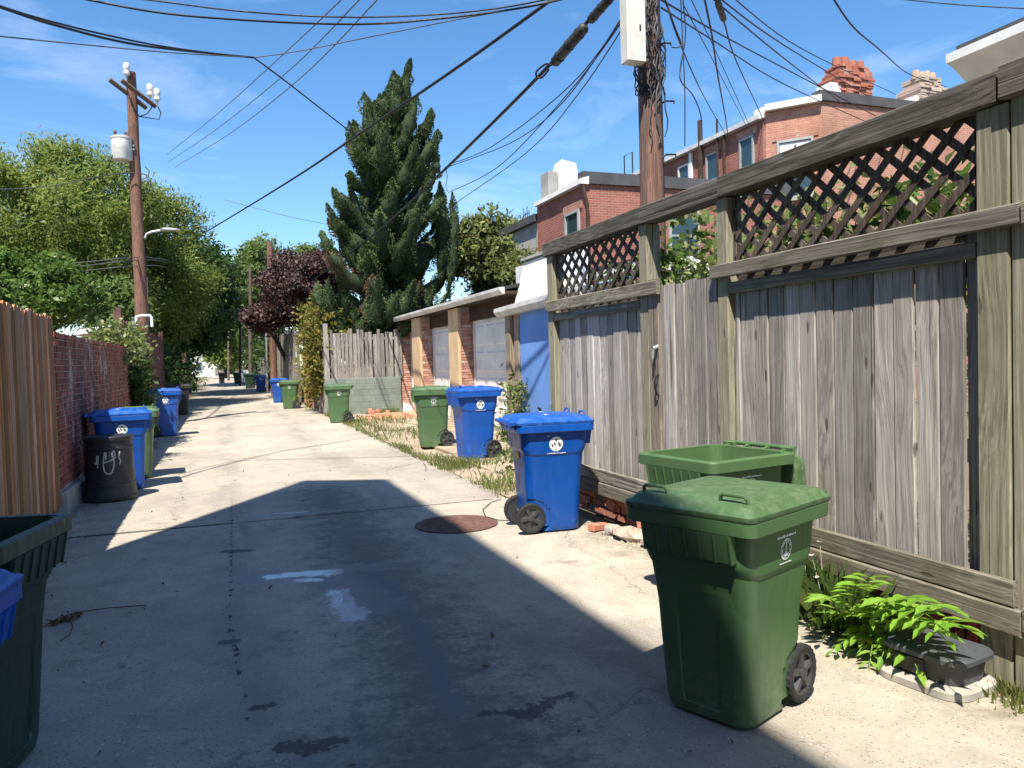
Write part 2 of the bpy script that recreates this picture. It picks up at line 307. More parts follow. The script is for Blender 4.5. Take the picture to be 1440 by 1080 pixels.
simple('joint_dirt', (0.03, 0.027, 0.023), 0.95, 0.4, 9)
simple('rubber', (0.022, 0.022, 0.024), 0.75, 0.3, 20)
simple('hub_plastic', (0.045, 0.047, 0.05), 0.4, 0.3, 20)
simple('white_print', (0.78, 0.78, 0.76), 0.6, 0.08, 30)
simple('dark_print', (0.02, 0.03, 0.05), 0.6, 0.1, 30)
simple('yellow_print', (0.72, 0.42, 0.03), 0.5, 0.25, 30)
simple('silver_paint', (0.45, 0.45, 0.43), 0.5, 0.25, 20)
simple('white_paint', (0.80, 0.80, 0.78), 0.6, 0.15, 3, bump=0.1)
simple('gutter_paint', (0.60, 0.59, 0.57), 0.55, 0.3, 2.5)
simple('stucco_white', (0.62, 0.62, 0.60), 0.85, 0.25, 1.6, bump=0.4)
simple('stucco_grey', (0.36, 0.35, 0.33), 0.9, 0.3, 1.2, bump=0.4)
simple('blue_wall', (0.14, 0.28, 0.62), 0.75, 0.16, 1.5, bump=0.15)
simple('block_green', (0.20, 0.235, 0.20), 0.9, 0.3, 2.0, bump=0.4)
simple('orange_stucco', (0.60, 0.42, 0.25), 0.9, 0.2, 2.2, bump=0.4)
simple('door_paint', (0.74, 0.72, 0.68), 0.6, 0.15, 2.0, bump=0.05)
simple('dark_beam', (0.055, 0.035, 0.025), 0.9, 0.4, 4)
simple('shingle', (0.035, 0.034, 0.035), 0.95, 0.4, 9, bump=0.6)
simple('roof_tar', (0.075, 0.075, 0.08), 0.85, 0.3, 2)
simple('coping_white', (0.74, 0.73, 0.70), 0.7, 0.2, 2)
simple('concrete_plain', (0.34, 0.32, 0.28), 0.9, 0.3, 3, bump=0.4)
simple('mortar', (0.42, 0.37, 0.33), 0.95, 0.35, 9, bump=0.5)
simple('mortar_dark', (0.27, 0.23, 0.20), 0.95, 0.5, 4, bump=0.5)
simple('cable_black', (0.015, 0.015, 0.017), 0.55, 0.2, 10)
simple('cable_grey', (0.09, 0.09, 0.095), 0.6, 0.2, 10)
simple('insulator', (0.62, 0.62, 0.64), 0.25, 0.1, 10)
simple('galvanised', (0.42, 0.43, 0.44), 0.45, 0.2, 12, metal=0.6)
simple('box_paint', (0.62, 0.60, 0.55), 0.5, 0.15, 5)
simple('transformer_paint', (0.60, 0.60, 0.57), 0.45, 0.35, 4)
simple('cast_iron', (0.15, 0.082, 0.062), 0.7, 0.45, 14, metal=0.1, bump=0.3)
simple('rock', (0.40, 0.34, 0.27), 0.95, 0.45, 12, bump=0.6)
simple('dry_leaf', (0.14, 0.075, 0.04), 0.9, 0.5, 40)
simple('red_paint', (0.36, 0.06, 0.05), 0.7, 0.35, 12)
simple('clay_dirt', (0.42, 0.215, 0.125), 0.95, 0.35, 3, bump=0.7)
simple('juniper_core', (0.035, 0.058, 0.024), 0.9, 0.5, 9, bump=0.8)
simple('curtain', (0.62, 0.62, 0.60), 0.9, 0.1, 12)
simple('window_trim', (0.33, 0.35, 0.34), 0.6, 0.2, 6)
simple('sash_white', (0.6, 0.6, 0.58), 0.6, 0.15, 6)
s_ = S('glass_dark', 0.06, 0.6); s_.col((0.03, 0.055, 0.065)); M['glass_dark'] = s_.m

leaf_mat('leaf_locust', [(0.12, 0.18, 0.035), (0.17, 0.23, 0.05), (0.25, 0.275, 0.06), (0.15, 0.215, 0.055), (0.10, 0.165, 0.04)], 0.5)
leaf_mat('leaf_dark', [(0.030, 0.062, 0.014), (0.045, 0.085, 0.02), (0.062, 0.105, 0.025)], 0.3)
leaf_mat('leaf_mid', [(0.065, 0.115, 0.025), (0.095, 0.155, 0.04), (0.13, 0.18, 0.05)], 0.42)
leaf_mat('leaf_bright', [(0.055, 0.115, 0.02), (0.09, 0.17, 0.03), (0.15, 0.235, 0.05)], 0.35, 0.38)
leaf_mat('leaf_plum', [(0.042, 0.022, 0.024), (0.07, 0.036, 0.036), (0.105, 0.058, 0.052)], 0.2)
leaf_mat('leaf_juniper', [(0.045, 0.082, 0.030), (0.075, 0.118, 0.043), (0.11, 0.155, 0.058), (0.085, 0.125, 0.045)], 0.08, 0.7)
leaf_mat('leaf_rust', [(0.12, 0.075, 0.045), (0.17, 0.105, 0.065)], 0.1, 0.8)
leaf_mat('leaf_olive', [(0.085, 0.12, 0.03), (0.14, 0.17, 0.05), (0.20, 0.20, 0.07)], 0.35)
leaf_mat('leaf_vine', [(0.08, 0.11, 0.02), (0.17, 0.17, 0.03), (0.26, 0.19, 0.04), (0.11, 0.15, 0.03)], 0.35)
leaf_mat('leaf_ailanthus', [(0.14, 0.30, 0.03), (0.20, 0.38, 0.045), (0.26, 0.42, 0.07)], 0.42, 0.35)
leaf_mat('grass', [(0.11, 0.155, 0.04), (0.18, 0.20, 0.065), (0.09, 0.145, 0.03), (0.30, 0.26, 0.13)], 0.35)
leaf_mat('leaf_pale', [(0.15, 0.21, 0.05), (0.26, 0.30, 0.12), (0.11, 0.18, 0.03), (0.33, 0.33, 0.18)], 0.35)
leaf_mat('flower', [(0.62, 0.60, 0.5), (0.7, 0.68, 0.6)], 0.3)

# ------------------------------------------------------------------ mesh helpers
R = random.Random(7)
NP = np.random.default_rng(11)
class MB:
    def __init__(s): s.v = []; s.f = []
    def add(s, vs, fs):
        o = len(s.v); s.v += [tuple(map(float, p)) for p in vs]; s.f += [tuple(i+o for i in f) for f in fs]; return s
    def box(s, a, b):
        x0, y0, z0 = a; x1, y1, z1 = b
        return s.add([(x0, y0, z0), (x1, y0, z0), (x1, y1, z0), (x0, y1, z0), (x0, y0, z1), (x1, y0, z1), (x1, y1, z1), (x0, y1, z1)],
                     [(0, 3, 2, 1), (4, 5, 6, 7), (0, 1, 5, 4), (1, 2, 6, 5), (2, 3, 7, 6), (3, 0, 4, 7)])
    def cbox(s, a, b, c=0.006, axis=2, jit=0.0):
        # box with its long edges chamfered; axis is the length
        lo = list(a); hi = list(b); i, j = [k for k in range(3) if k != axis]
        sec = [(lo[i]+c, lo[j]), (hi[i]-c, lo[j]), (hi[i], lo[j]+c), (hi[i], hi[j]-c), (hi[i]-c, hi[j]), (lo[i]+c, hi[j]), (lo[i], hi[j]-c), (lo[i], lo[j]+c)]
        rings = []
        for e, t in enumerate((lo[axis], hi[axis])):
            dx, dy = R.uniform(-jit, jit), R.uniform(-jit, jit); rr = []
            for (p, q) in sec:
                w = [0, 0, 0]; w[i] = p+dx; w[j] = q+dy; w[axis] = t+R.uniform(-jit, jit)*0.5; rr.append(w)
            rings.append(rr)
        return s.loft(rings, flip=(axis == 1))
    def loft(s, rings, cap0=True, cap1=True, flip=False):
        n = len(rings[0]); vs = [p for r in rings for p in r]; fs = []
        for k in range(len(rings)-1):
            for i in range(n):
                j = (i+1) % n; q = (k*n+i, k*n+j, (k+1)*n+j, (k+1)*n+i); fs.append(q[::-1] if flip else q)
        if cap0: fs.append(tuple(range(n)) if flip else tuple(range(n))[::-1])
        if cap1:
            t = tuple((len(rings)-1)*n+i for i in range(n)); fs.append(t[::-1] if flip else t)
        return s.add(vs, fs)
    def tube(s, path, rad, n=8, cap=True):
        P = [Vector(p) for p in path]; rr = rad if isinstance(rad, (list, tuple)) else [rad]*len(P); rings = []
        t0 = (P[1]-P[0]).normalized(); up = Vector((0, 0, 1)) if abs(t0.z) < 0.9 else Vector((1, 0, 0)); x = t0.cross(up).normalized()
        for k, p in enumerate(P):
            t = (P[min(k+1, len(P)-1)]-P[max(k-1, 0)]).normalized()
            x = (x-t*x.dot(t)).normalized(); y = t.cross(x)
            rings.append([p+(x*math.cos(2*math.pi*i/n)+y*math.sin(2*math.pi*i/n))*rr[k] for i in range(n)])
        return s.loft(rings, cap, cap)
    def lathe(s, prof, n=24, axis=2, center=(0, 0, 0)):
        rings = []
        for (r, h) in prof:
            ring = []
            for i in range(n):
                a = 2*math.pi*i/n; c, d = r*math.cos(a), r*math.sin(a)
                q = [c, d, h] if axis == 2 else ([h, c, d] if axis == 0 else [d, h, c])
                ring.append([q[k]+center[k] for k in range(3)])
            rings.append(ring)
        return s.loft(rings)
    def prism(s, poly, vec):
        n = len(poly); vec = Vector(vec); vs = [Vector(p) for p in poly]; nrm = (vs[1]-vs[0]).cross(vs[2]-vs[0])
        if nrm.dot(vec) > 0: vs = vs[::-1]
        return s.add(vs+[p+vec for p in vs], [tuple(range(n))] + [tuple(range(n, 2*n))[::-1]] + [(i, i+n, (i+1) % n+n, (i+1) % n) for i in range(n)])
    def quad(s, a, b, c, d): return s.add([a, b, c, d], [(0, 1, 2, 3)])
    def build(s, name, mat, parent=None, rel=None, smooth=None, **props):
        me = bpy.data.meshes.new(name)
        v = s.v
        if rel is None:
            q = parent
            while q is not None and rel is None: rel = q.get('_o'); q = q.parent
        if rel is not None: v = [(p[0]-rel[0], p[1]-rel[1], p[2]-rel[2]) for p in v]
        me.from_pydata(v, [], s.f); me.materials.append(M[mat] if isinstance(mat, str) else mat)
        if smooth: smooth_mesh(me, smooth)
        o = bpy.data.objects.new(name, me); COL.objects.link(o)
        if parent is not None: o.parent = parent
        for k, x in props.items(): o[k] = x
        return o

def smooth_mesh(me, ang):
    bm = bmesh.new(); bm.from_mesh(me); a = math.radians(ang)
    bmesh.ops.recalc_face_normals(bm, faces=bm.faces)
    for fc in bm.faces: fc.smooth = True
    for e in bm.edges: e.smooth = len(e.link_faces) == 2 and e.calc_face_angle(0) < a
    bm.to_mesh(me); bm.free()

def thing(name, label, cat, loc=(0, 0, 0), rotz=0.0, group=None, world=False):
    o = bpy.data.objects.new(name, None); COL.objects.link(o); o.location = [float(x) for x in loc]; o.rotation_euler = (0, 0, rotz)
    o.empty_display_size = 0.2
    o['label'] = label; o['category'] = cat
    if group: o['group'] = group
    if world: o['_o'] = [float(x) for x in loc]      # parts are given in world coordinates
    return o
def tag(o, label, cat, group=None):
    o['label'] = label; o['category'] = cat
    if group: o['group'] = group
    return o
def single(name, mb, mat, label, cat, loc, group=None, smooth=None):
    o = mb.build(name, mat, None, rel=[float(x) for x in loc], smooth=smooth); o.location = [float(x) for x in loc]; return tag(o, label, cat, group)

def quads_mesh(name, V, mat, parent=None, rel=None):
    # V: (n,4,3) array of separate quads
    n = len(V); me = bpy.data.meshes.new(name)
    co = np.asarray(V, dtype=np.float32).reshape(-1, 3)
    if rel is not None: co = co-np.array(rel, dtype=np.float32)
    me.vertices.add(4*n); me.vertices.foreach_set('co', np.ascontiguousarray(co, dtype=np.float32).ravel())
    me.loops.add(4*n); me.loops.foreach_set('vertex_index', np.arange(4*n, dtype=np.int32))
    me.polygons.add(n); me.polygons.foreach_set('loop_start', np.arange(0, 4*n, 4, dtype=np.int32))
    me.update(calc_edges=True); me.validate()
    me.materials.append(M[mat] if isinstance(mat, str) else mat)
    o = bpy.data.objects.new(name, me); COL.objects.link(o)
    if parent is not None: o.parent = parent
    return o
def leaves(C, size, aspect=0.5, up=0.35, droop=0.0, axis=None, spread=1.0, nrm=None, nk=1.6):
    # rhombic leaves at centres C
    n = len(C); d = NP.normal(size=(n, 3)); d[:, 2] -= droop*2
    if axis is not None: d = axis+NP.normal(size=(n, 3))*spread
    d /= np.linalg.norm(d, axis=1)[:, None]
    nn = NP.normal(size=(n, 3)); nn[:, 2] += up*3
    if nrm is not None: nn = nn*.55+nrm/(np.linalg.norm(nrm, axis=1)[:, None]+1e-9)*nk
    w = np.cross(d, nn); w /= np.linalg.norm(w, axis=1)[:, None]+1e-9
    L = size*(0.6+0.8*NP.random(n))[:, None]; Wd = L*aspect
    fold = np.cross(w, d)*L*0.12
    return np.stack([C-d*L*0.5, C+w*Wd*0.5+fold-d*L*0.05, C+d*L*0.5, C-w*Wd*0.5+fold-d*L*0.05], axis=1)
def blob(c, r, n, shell=0.55, sq=(1, 1, 1)):
    p = NP.normal(size=(n, 3)); p /= np.linalg.norm(p, axis=1)[:, None]
    return np.array(c)+p*(shell+(1-shell)*NP.random(n)[:, None])*np.array(sq)*np.array(r)*(0.75+0.5*NP.random((n, 1)))

def copy_tree(o, parent=None):
    c = o.copy(); COL.objects.link(c); c.parent = parent
    for ch in list(o.children): copy_tree(ch, c)
    return c

# ------------------------------------------------------------------ setting: ground, alley slabs, apron
def structure(name, mb, mat, **k):
    o = mb.build(name, mat, **k); o['kind'] = 'structure'; return o
g = MB().quad((-900, -900, -0.12), (900, -900, -0.12), (900, 1500, -0.12), (-900, 1500, -0.12)); structure('ground', g, 'earth')
JOINTS = [-16.2, -10.0, -4.6, 1.2, 8.62, 14.8, 21.2, 27.4, 33.6, 40.0, 52.0, 66.0, 84.0, 110.0, 150.0, 190.0]
alley = bpy.data.objects.new('alley', None); COL.objects.link(alley); alley['kind'] = 'structure'
for k in range(len(JOINTS)-1):
    y0, y1 = JOINTS[k]+0.011, JOINTS[k+1]-0.011
    m = MB(); e = 0.012; x0, x1 = -2.05, 3.12
    dz = R.uniform(-0.004, 0.004)
    # slab top with eased arrises; near the fence the concrete reaches the boards
    if y1 < 9: x1 = 3.42
    m.loft([[(x0, y0, -0.14), (x1, y0, -0.14), (x1, y1, -0.14), (x0, y1, -0.14)], [(x0, y0, dz-e), (x1, y0, dz-e), (x1, y1, dz-e), (x0, y1, dz-e)],
            [(x0+e, y0+e, dz), (x1-e, y0+e, dz), (x1-e, y1-e, dz), (x0+e, y1-e, dz)]])
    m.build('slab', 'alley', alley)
m = MB().box((-2.04, -16, -0.13), (3.1, 190, -0.055)); m.build('joint_fill', 'joint_dirt', alley)

# bare, weedy apron between the alley and the garages
m = MB(); nx, ny = 14, 90
for j in range(ny+1):
    for i in range(nx+1):
        x = 3.125+(6.6-3.125)*i/nx; y = 7.9+(27.0-7.9)*j/ny
        z = -0.03+0.035*math.sin(x*2.1+y*0.9)*math.sin(y*1.7)+0.02*R.random()+0.012*(i > 1)
        m.v.append((x, y, z*(0.5 if i == 0 else 1)))
for j in range(ny):
    for i in range(nx):
        a = j*(nx+1)+i; m.f.append((a, a+1, a+nx+2, a+nx+1))
structure('apron', m, 'apron_ground', smooth=60)
m = MB().box((3.425, -16, -0.14), (6.6, 7.89, -0.035)); structure('yard_ground', m, 'earth')
m = MB()      # narrow concrete drive slabs in front of the garage doors
for y0, y1 in ((10.2, 12.6), (13.0, 15.6), (18.4, 20.4)):
    m.box((3.5+R.random()*0.3, y0, -0.1), (6.0, y1, 0.012+R.random()*0.01))
structure('driveway', m, 'apron_ground')

# ------------------------------------------------------------------ wheeled carts
def rrect(hw, hd, r, yc=0.0, n=9, m=12):
    # rounded rectangle outline, n points per corner, m points along each side
    pts = []
    cs = [(hw-r, hd-r, 0), (-hw+r, hd-r, 90), (-hw+r, -hd+r, 180), (hw-r, -hd+r, 270)]
    for k, (cx, cy, a0) in enumerate(cs):
        arc = [(cx+r*math.cos(math.radians(a0+90*i/(n-1))), cy+r*math.sin(math.radians(a0+90*i/(n-1)))) for i in range(n)]
        pts += arc
        nx_ = cs[(k+1) % 4]; b = (nx_[0]+r*math.cos(math.radians(nx_[2])), nx_[1]+r*math.sin(math.radians(nx_[2]))); a = arc[-1]
        for i in range(1, m): pts.append((a[0]+(b[0]-a[0])*i/m, a[1]+(b[1]-a[1])*i/m))
    return [(x, y+yc) for x, y in pts]
def sst(a, b, x):
    t = max(0.0, min(1.0, (x-a)/(b-a))); return t*t*(3-2*t)
def halfw(z): return np.interp(z, [0, .05, .40, .68, .725, .95, 1.02], [.228, .240, .256, .268, .297, .312, .318])
def halfd(z): return np.interp(z, [0, .05, .40, .72, .77, .95, 1.02], [.238, .250, .272, .290, .317, .332, .338])
def body_ring(z, inset=0.0):
    hw, hd = halfw(z)-inset, halfd(z)-inset; rad = 0.085
    out = []
    for (x, y) in rrect(hw, hd, rad, 0.0):
        if inset == 0:
            # front recess with the grab bar
            k = (1-sst(.070, .095, abs(x)))*sst(.06, .10, z)*(1-sst(.58, .62, z))
            if y < -hd*0.6: y += 0.088*k
            # raised badge panel on both sides, with a scoop under its ends
            side = abs(x) > hw*0.9
            if side:
                pz = sst(.585, .625, z)*(1-sst(.86, .89, z)); py = 1-sst(.175, .225, abs(y))
                for yy in (-.205, .205):
                    dent = math.exp(-((y-yy)/.06)**2-((z-.655)/.024)**2); x -= math.copysign(0.020*dent, x)
            # wheel arches at the rear bottom corners
            dd = (y-.245)**2+(z-.125)**2
            if dd < .185**2 and abs(x) > .165:
                x = math.copysign(max(.165, abs(x)-.085*sst(.185, .165, math.sqrt(dd)) if dd > .165**2 else .165), x)
        out.append((x, y, z))
    return out
def surf_x(y, z):
    x = halfw(z); pz = sst(.585, .625, z)*(1-sst(.86, .89, z)); py = 1-sst(.175, .225, abs(y)); return x

ZS = sorted(set([.012, .03, .06, .08, .10, .125, .15, .175, .2, .22, .24, .255, .27, .285, .30, .315, .33, .36, .40, .45, .50, .54, .56] + [round(.61+.01*i, 3) for i in range(13)] + [.74, .75, .765, .78, .80, .84, .87, .89, .92, .95, .98, .995]))
def cart_meshes():
    out = {}
    m = MB(); rings = [body_ring(z) for z in ZS]
    inner = [body_ring(z, .007) for z in (.995, .95, .80, .74, .40, .06)]
    base = [[(p[0]*.93, p[1]*.93, 0.002) for p in rings[0]]]
    m.loft(base+rings+inner); out['body'] = m
    # rim flange
    m = MB(); prof = [(-.004, .925), (.030, .925), (.036, .932), (.036, .990), (.030, .998), (-.010, .998), (-.010, .93)]
    base = rrect(.318, .338, .05); path = []
    cen = [(p[0], p[1]) for p in base]; n = len(cen)
    rings = []
    for (o, z) in prof:
        rings.append([(p[0]*(1+o/.318), p[1]*(1+o/.338), z) for p in base])
    rings.append(rings[0]); m.loft(rings, False, False)
    # lifting pocket under the front rim: skirt and stiffening ribs
    m.loft([[(-.245, -.374, .928), (.245, -.374, .928), (.245, -.362, .928), (-.245, -.362, .928)], [(-.225, -.352, .80), (.225, -.352, .80), (.225, -.342, .80), (-.225, -.342, .80)]])
    for i in range(7):
        x = -.235+.47*i/6; m.prism([(x-.004, -.381, .928), (x-.004, -.31, .928), (x-.004, -.31, .80), (x-.004, -.358, .795)], (.008, 0, 0))
    out['rim'] = m
    m = MB(); m.tube([(-.092, -.255, .47), (.092, -.255, .47)], .011, 8); out['grab_bar'] = m
    # handle behind the rim
    m = MB(); m.tube([(-.285, .43, 1.012), (.285, .43, 1.012)], .0155, 12)
    for x in (-.24, -.085, .085, .24):
        m.prism([(x-.013, .35, .998), (x-.013, .43, 1.022), (x-.013, .43, .998), (x-.013, .35, .93)], (.022, 0, 0))
    out['handle'] = m
    # lid, hinge at the origin, reaching to -y
    m = MB(); yc = -.415+.005
    def lr(hw, hd, z, rad=.05, dy=0): return [(x, y+yc+dy, z) for x, y in rrect(hw, hd, rad)]
    rings = [lr(.345, .372, -.006), lr(.353, .380, -.006), lr(.357, .384, .004), lr(.357, .384, .020), lr(.350, .377, .027), lr(.338, .362, .030),
             lr(.322, .345, .052), lr(.312, .335, .060), lr(.27, .29, .064), lr(.255, .275, .070, .06), lr(.16, .17, .078, .05), lr(.05, .05, .080, .02)]
    inner = [lr(.33, .355, -.006), lr(.30, .33, .022, .06), lr(.05, .05, .03, .02)]
    m.loft(inner[::-1]+rings)
    m.box((-.30, -.03, .0), (-.20, .022, .028)); m.box((.20, -.03, .0), (.30, .022, .028)); out['lid'] = m
    # lift loop on the lid's front corners
    m = MB(); pts = [(-.07, 0, -.01), (-.068, -.006, .026), (-.054, -.010, .040), (.054, -.010, .040), (.068, -.006, .026), (.07, 0, -.01)]
    m.tube(pts, .0095, 8); out['lid_loop'] = m
    # wheel about the x axis
    m = MB(); N = 48; prof = [(.105, -.022), (.124, -.026), (.136, -.02), (.136, .02), (.124, .026), (.105, .022)]; rings = []
    for (r, h) in prof:
        rings.append([(h, (r+(.006 if (i % 2 == 0 and r > .12) else 0))*math.cos(2*math.pi*i/N), (r+(.006 if (i % 2 == 0 and r > .12) else 0))*math.sin(2*math.pi*i/N)) for i in range(N)])
    rings.append(rings[0]); m.loft(rings, False, False); out['tyre'] = m
    m = MB(); m.lathe([(.107, -.019), (.107, .019), (.094, .019), (.094, -.019)], 36, 0); m.lathe([(.030, -.028), (.030, .026), (.022, .031), (.0, .031)], 20, 0); m.lathe([(.10, -.006), (.10, .002)], 36, 0)
    for k in range(5):
        a = 2*math.pi*k/5; c, s = math.cos(a), math.sin(a)
        def rp(x, t, r): return (x, r*c-t*s, r*s+t*c)
        m.loft([[rp(.000, -.022, .02), rp(.000, .022, .02), rp(.022, .010, .02), rp(.022, -.010, .02)], [rp(.000, -.030, .10), rp(.000, .030, .10), rp(.018, .016, .10), rp(.018, -.016, .10)]])
    out['wheel_hub'] = m
    m = MB(); m.tube([(-.255, .245, .136), (.255, .245, .136)], .011, 8); out['axle'] = m
    def dec(polys, off):
        mm = {1: MB(), -1: MB()}
        for sgn in (1, -1):
            for poly in polys:
                pts = [(sgn*(surf_x(y, z)+off), (y if sgn > 0 else -y), z) for (y, z) in poly]
                if sgn < 0: pts = pts[::-1]
                mm[sgn].add(pts, [tuple(range(len(pts)))])
        return mm
    def ellipse(cy, cz, ry, rz, n=28): return [(cy+ry*math.cos(2*math.pi*i/n), cz+rz*math.sin(2*math.pi*i/n)) for i in range(n)]
    def ringpoly(cy, cz, r0_, r1_, n=28):
        o = ellipse(cy, cz, r1_, r1_, n); i_ = ellipse(cy, cz, r0_, r0_, n); return [[o[k], o[(k+1) % n], i_[(k+1) % n], i_[k]] for k in range(n)]
    def print_line(y0, y1, z, hgt, rr):
        o = []; y = y0
        while y < y1:
            w = rr.uniform(.005, .011); h = hgt*rr.uniform(.6, 1); o.append([(y, z), (y+w, z), (y+w, z+h), (y, z+h)]); y += w+rr.choice([.002, .002, .006])
        return o
    rr = random.Random(3); cz = .815
    out['seal'] = dec(ringpoly(0, cz, .046, .050)+ringpoly(0, cz, .032, .0345)+[[(-.003, cz-.02), (.003, cz-.02), (.0025, cz+.028), (-.0025, cz+.028)], [(-.018, cz-.029), (.018, cz-.029), (.008, cz-.012), (-.008, cz-.012)], ellipse(0, cz+.03, .0035, .005, 8)] +
        [[(.0375*math.cos(t), cz+.0375*math.sin(t)), (.0445*math.cos(t), cz+.0445*math.sin(t)), (.0445*math.cos(t+.13), cz+.0445*math.sin(t+.13)), (.0375*math.cos(t+.13), cz+.0375*math.sin(t+.13))] for t in [i*.26 for i in range(24)] if int(t*10) % 7], .003)
    out['seal_print'] = dec(print_line(-.085, .08, cz+.058, .012, rr)+[[(-.055, cz-.066), (.055, cz-.066), (.055, cz-.061), (-.055, cz-.061)]], .003)
    out['disc'] = dec([ellipse(0, cz, .066, .066, 32)], .003)
    def leafp(cy, cz_, a, L, w):
        q = []
        for (t, d) in ((-1, 0), (-.4, .9), (.3, 1), (1, .15), (.9, -.2), (.2, -.9), (-.5, -.8)):
            q.append((cy+math.cos(a)*t*L-math.sin(a)*d*w, cz_+math.sin(a)*t*L+math.cos(a)*d*w))
        return q
    out['emblem'] = dec([leafp(-.036, cz-.012, 1.95, .024, .0075), leafp(-.012, cz+.0, 1.9, .026, .008), leafp(.03, cz-.004, 1.9, .034, .009), leafp(.047, cz-.006, 1.6, .02, .005), ellipse(0, cz+.036, .009, .013, 12), [(-.012, cz-.05), (.012, cz-.05), (.010, cz-.044), (-.010, cz-.044)]], .0045)
    out['disc_print'] = dec(print_line(-.085, .085, cz-.088, .009, rr)+[[(-.085, cz+.073), (-.055, cz+.073), (-.055, cz+.078), (-.085, cz+.078)]], .003)
    m = MB(); m.quad((-.06, halfd(.70)+.004, .665), (.06, halfd(.70)+.004, .665), (.06, halfd(.74)+.004, .735), (-.06, halfd(.74)+.004, .735)); out['sticker'] = m
    # oval swoosh raised on the blue lid
    m = MB(); pts = [(.19*math.cos(t), yc+.02+.13*math.sin(t), .074+.006*math.cos(t)**2*0) for t in np.linspace(math.radians(-30), math.radians(250), 28)]; m.tube(pts, .009, 6); out['lid_ridge'] = m
    return out
CM = cart_meshes()
_done = {}
def part(key, name, mat, parent, smooth=35, loc=(0, 0, 0), rot=(0, 0, 0), mb=None):
    kk = (key, mat)
    if kk not in _done:
        o = (mb or CM[key]).build(name, mat, parent, smooth=smooth); _done[kk] = o.data
    else:
        o = bpy.data.objects.new(name, _done[kk]); COL.objects.link(o); o.parent = parent
    o.location = loc; o.rotation_euler = rot; return o
def cart(label, x, y, deg, color='green', lid='closed', scale=1.0, detail=2, group=None, sticker=False, tilt=0.0, tall=1.0):
    mat = {'green': 'green_plastic', 'blue': 'blue_plastic', 'black': 'black_plastic', 'dark': 'dark_green_plastic'}[color]
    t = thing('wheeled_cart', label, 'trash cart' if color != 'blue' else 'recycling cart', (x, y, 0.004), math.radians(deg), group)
    t.scale = (scale, scale, scale*tall)
    part('body', 'body', mat, t)
    part('rim', 'rim', mat, t); part('handle', 'handle', mat, t)
    part('axle', 'axle', 'galvanised', t); part('grab_bar', 'grab_bar', mat, t)
    for sx in (-1, 1):
        w = bpy.data.objects.new('wheel', None); COL.objects.link(w); w.parent = t; w.location = (sx*.235, .245, .141); w.rotation_euler = (R.uniform(0, 6), 0, 0 if sx > 0 else math.pi)
        part('tyre', 'tyre', 'rubber', w); part('wheel_hub', 'hub', 'hub_plastic', w)
    rot = {'closed': (0, 0, 0), 'open': (math.radians(-262), 0, 0)}[lid]
    L = part('lid', 'lid', mat, t, 40, (0, .415, 1.0), rot)
    for sx in (-1, 1): part('lid_loop', 'lid_loop', mat, L, 40, (sx*.215, -.70, .056))
    if color == 'blue': part('lid_ridge', 'lid_ridge', mat, L, 50)
    for sgn in (1, -1):
        if color == 'green':
            part(f'seal{sgn}', 'seal', 'white_print', t, None, mb=CM['seal'][sgn]); part(f'seal_print{sgn}', 'print_line', 'white_print', t, None, mb=CM['seal_print'][sgn])
        elif color == 'blue':
            e = part(f'disc{sgn}', 'badge', 'white_print', t, None, mb=CM['disc'][sgn]); part(f'emblem{sgn}', 'emblem', 'dark_print', e, None, mb=CM['emblem'][sgn]); part(f'disc_print{sgn}', 'print_line', 'white_print', t, None, mb=CM['disc_print'][sgn])
    if sticker: part('sticker', 'sticker', 'yellow_print', t, None)
    return t
GR = 'wheeled carts standing along the alley'
cart('green wheeled trash cart with closed lid half in shade, beside a leafy weed', 2.19, 3.0, -68, 'green', scale=.95, group=GR)
cart('green wheeled trash cart with its lid hanging open against the grey fence', 2.99, 4.22, -80, 'green', 'open', group=GR)
cart('blue recycling cart on the concrete by the manhole, wheels towards the alley', 2.93, 6.87, 84, 'blue', sticker=True, group=GR, tall=1.03)
cart('blue recycling cart standing in grass in front of the garage doors', 3.92, 12.25, -86, 'blue', group=GR, tall=1.12)
cart('green trash cart on the bare apron beside the blue cart in the grass', 3.78, 14.45, -98, 'green', group=GR, tall=1.08)
cart('green trash cart next to the green block wall', 3.05, 22.0, -95, 'green', group=GR)
cart('green trash cart in front of the orange board fence', 2.4, 30.2, -100, 'green', group=GR)
cart('blue recycling cart just behind the cart by the orange fence', 2.35, 35.5, -95, 'blue', group=GR)
cart('blue recycling cart at the foot of the thin grey metal pole', 2.3, 51.5, -90, 'blue', group=GR)
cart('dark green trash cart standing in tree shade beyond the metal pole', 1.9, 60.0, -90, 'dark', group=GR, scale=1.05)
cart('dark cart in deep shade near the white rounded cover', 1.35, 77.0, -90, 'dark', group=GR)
cart('black cart alone in the middle distance of the shaded alley', 0.0, 84.0, 180, 'black', group=GR)
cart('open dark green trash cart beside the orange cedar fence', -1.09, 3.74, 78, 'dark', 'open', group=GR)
cart('blue recycling cart pushed close to the open dark green cart', -1.12, 2.97, 82, 'blue', group=GR, tall=.89)
cart('blue recycling cart behind the black graffitied barrel', -1.32, 11.85, 97, 'blue', group=GR, tall=1.03)
cart('green trash cart squeezed behind the blue cart at the brick wall', -1.30, 12.95, 93, 'green', group=GR)
cart('blue recycling cart below the ivy past the brick wall', -1.32, 20.6, 95, 'blue', group=GR, tall=1.08)
cart('black cart in shade in front of the dark red fence', -1.40, 29.6, 92, 'black', group=GR)

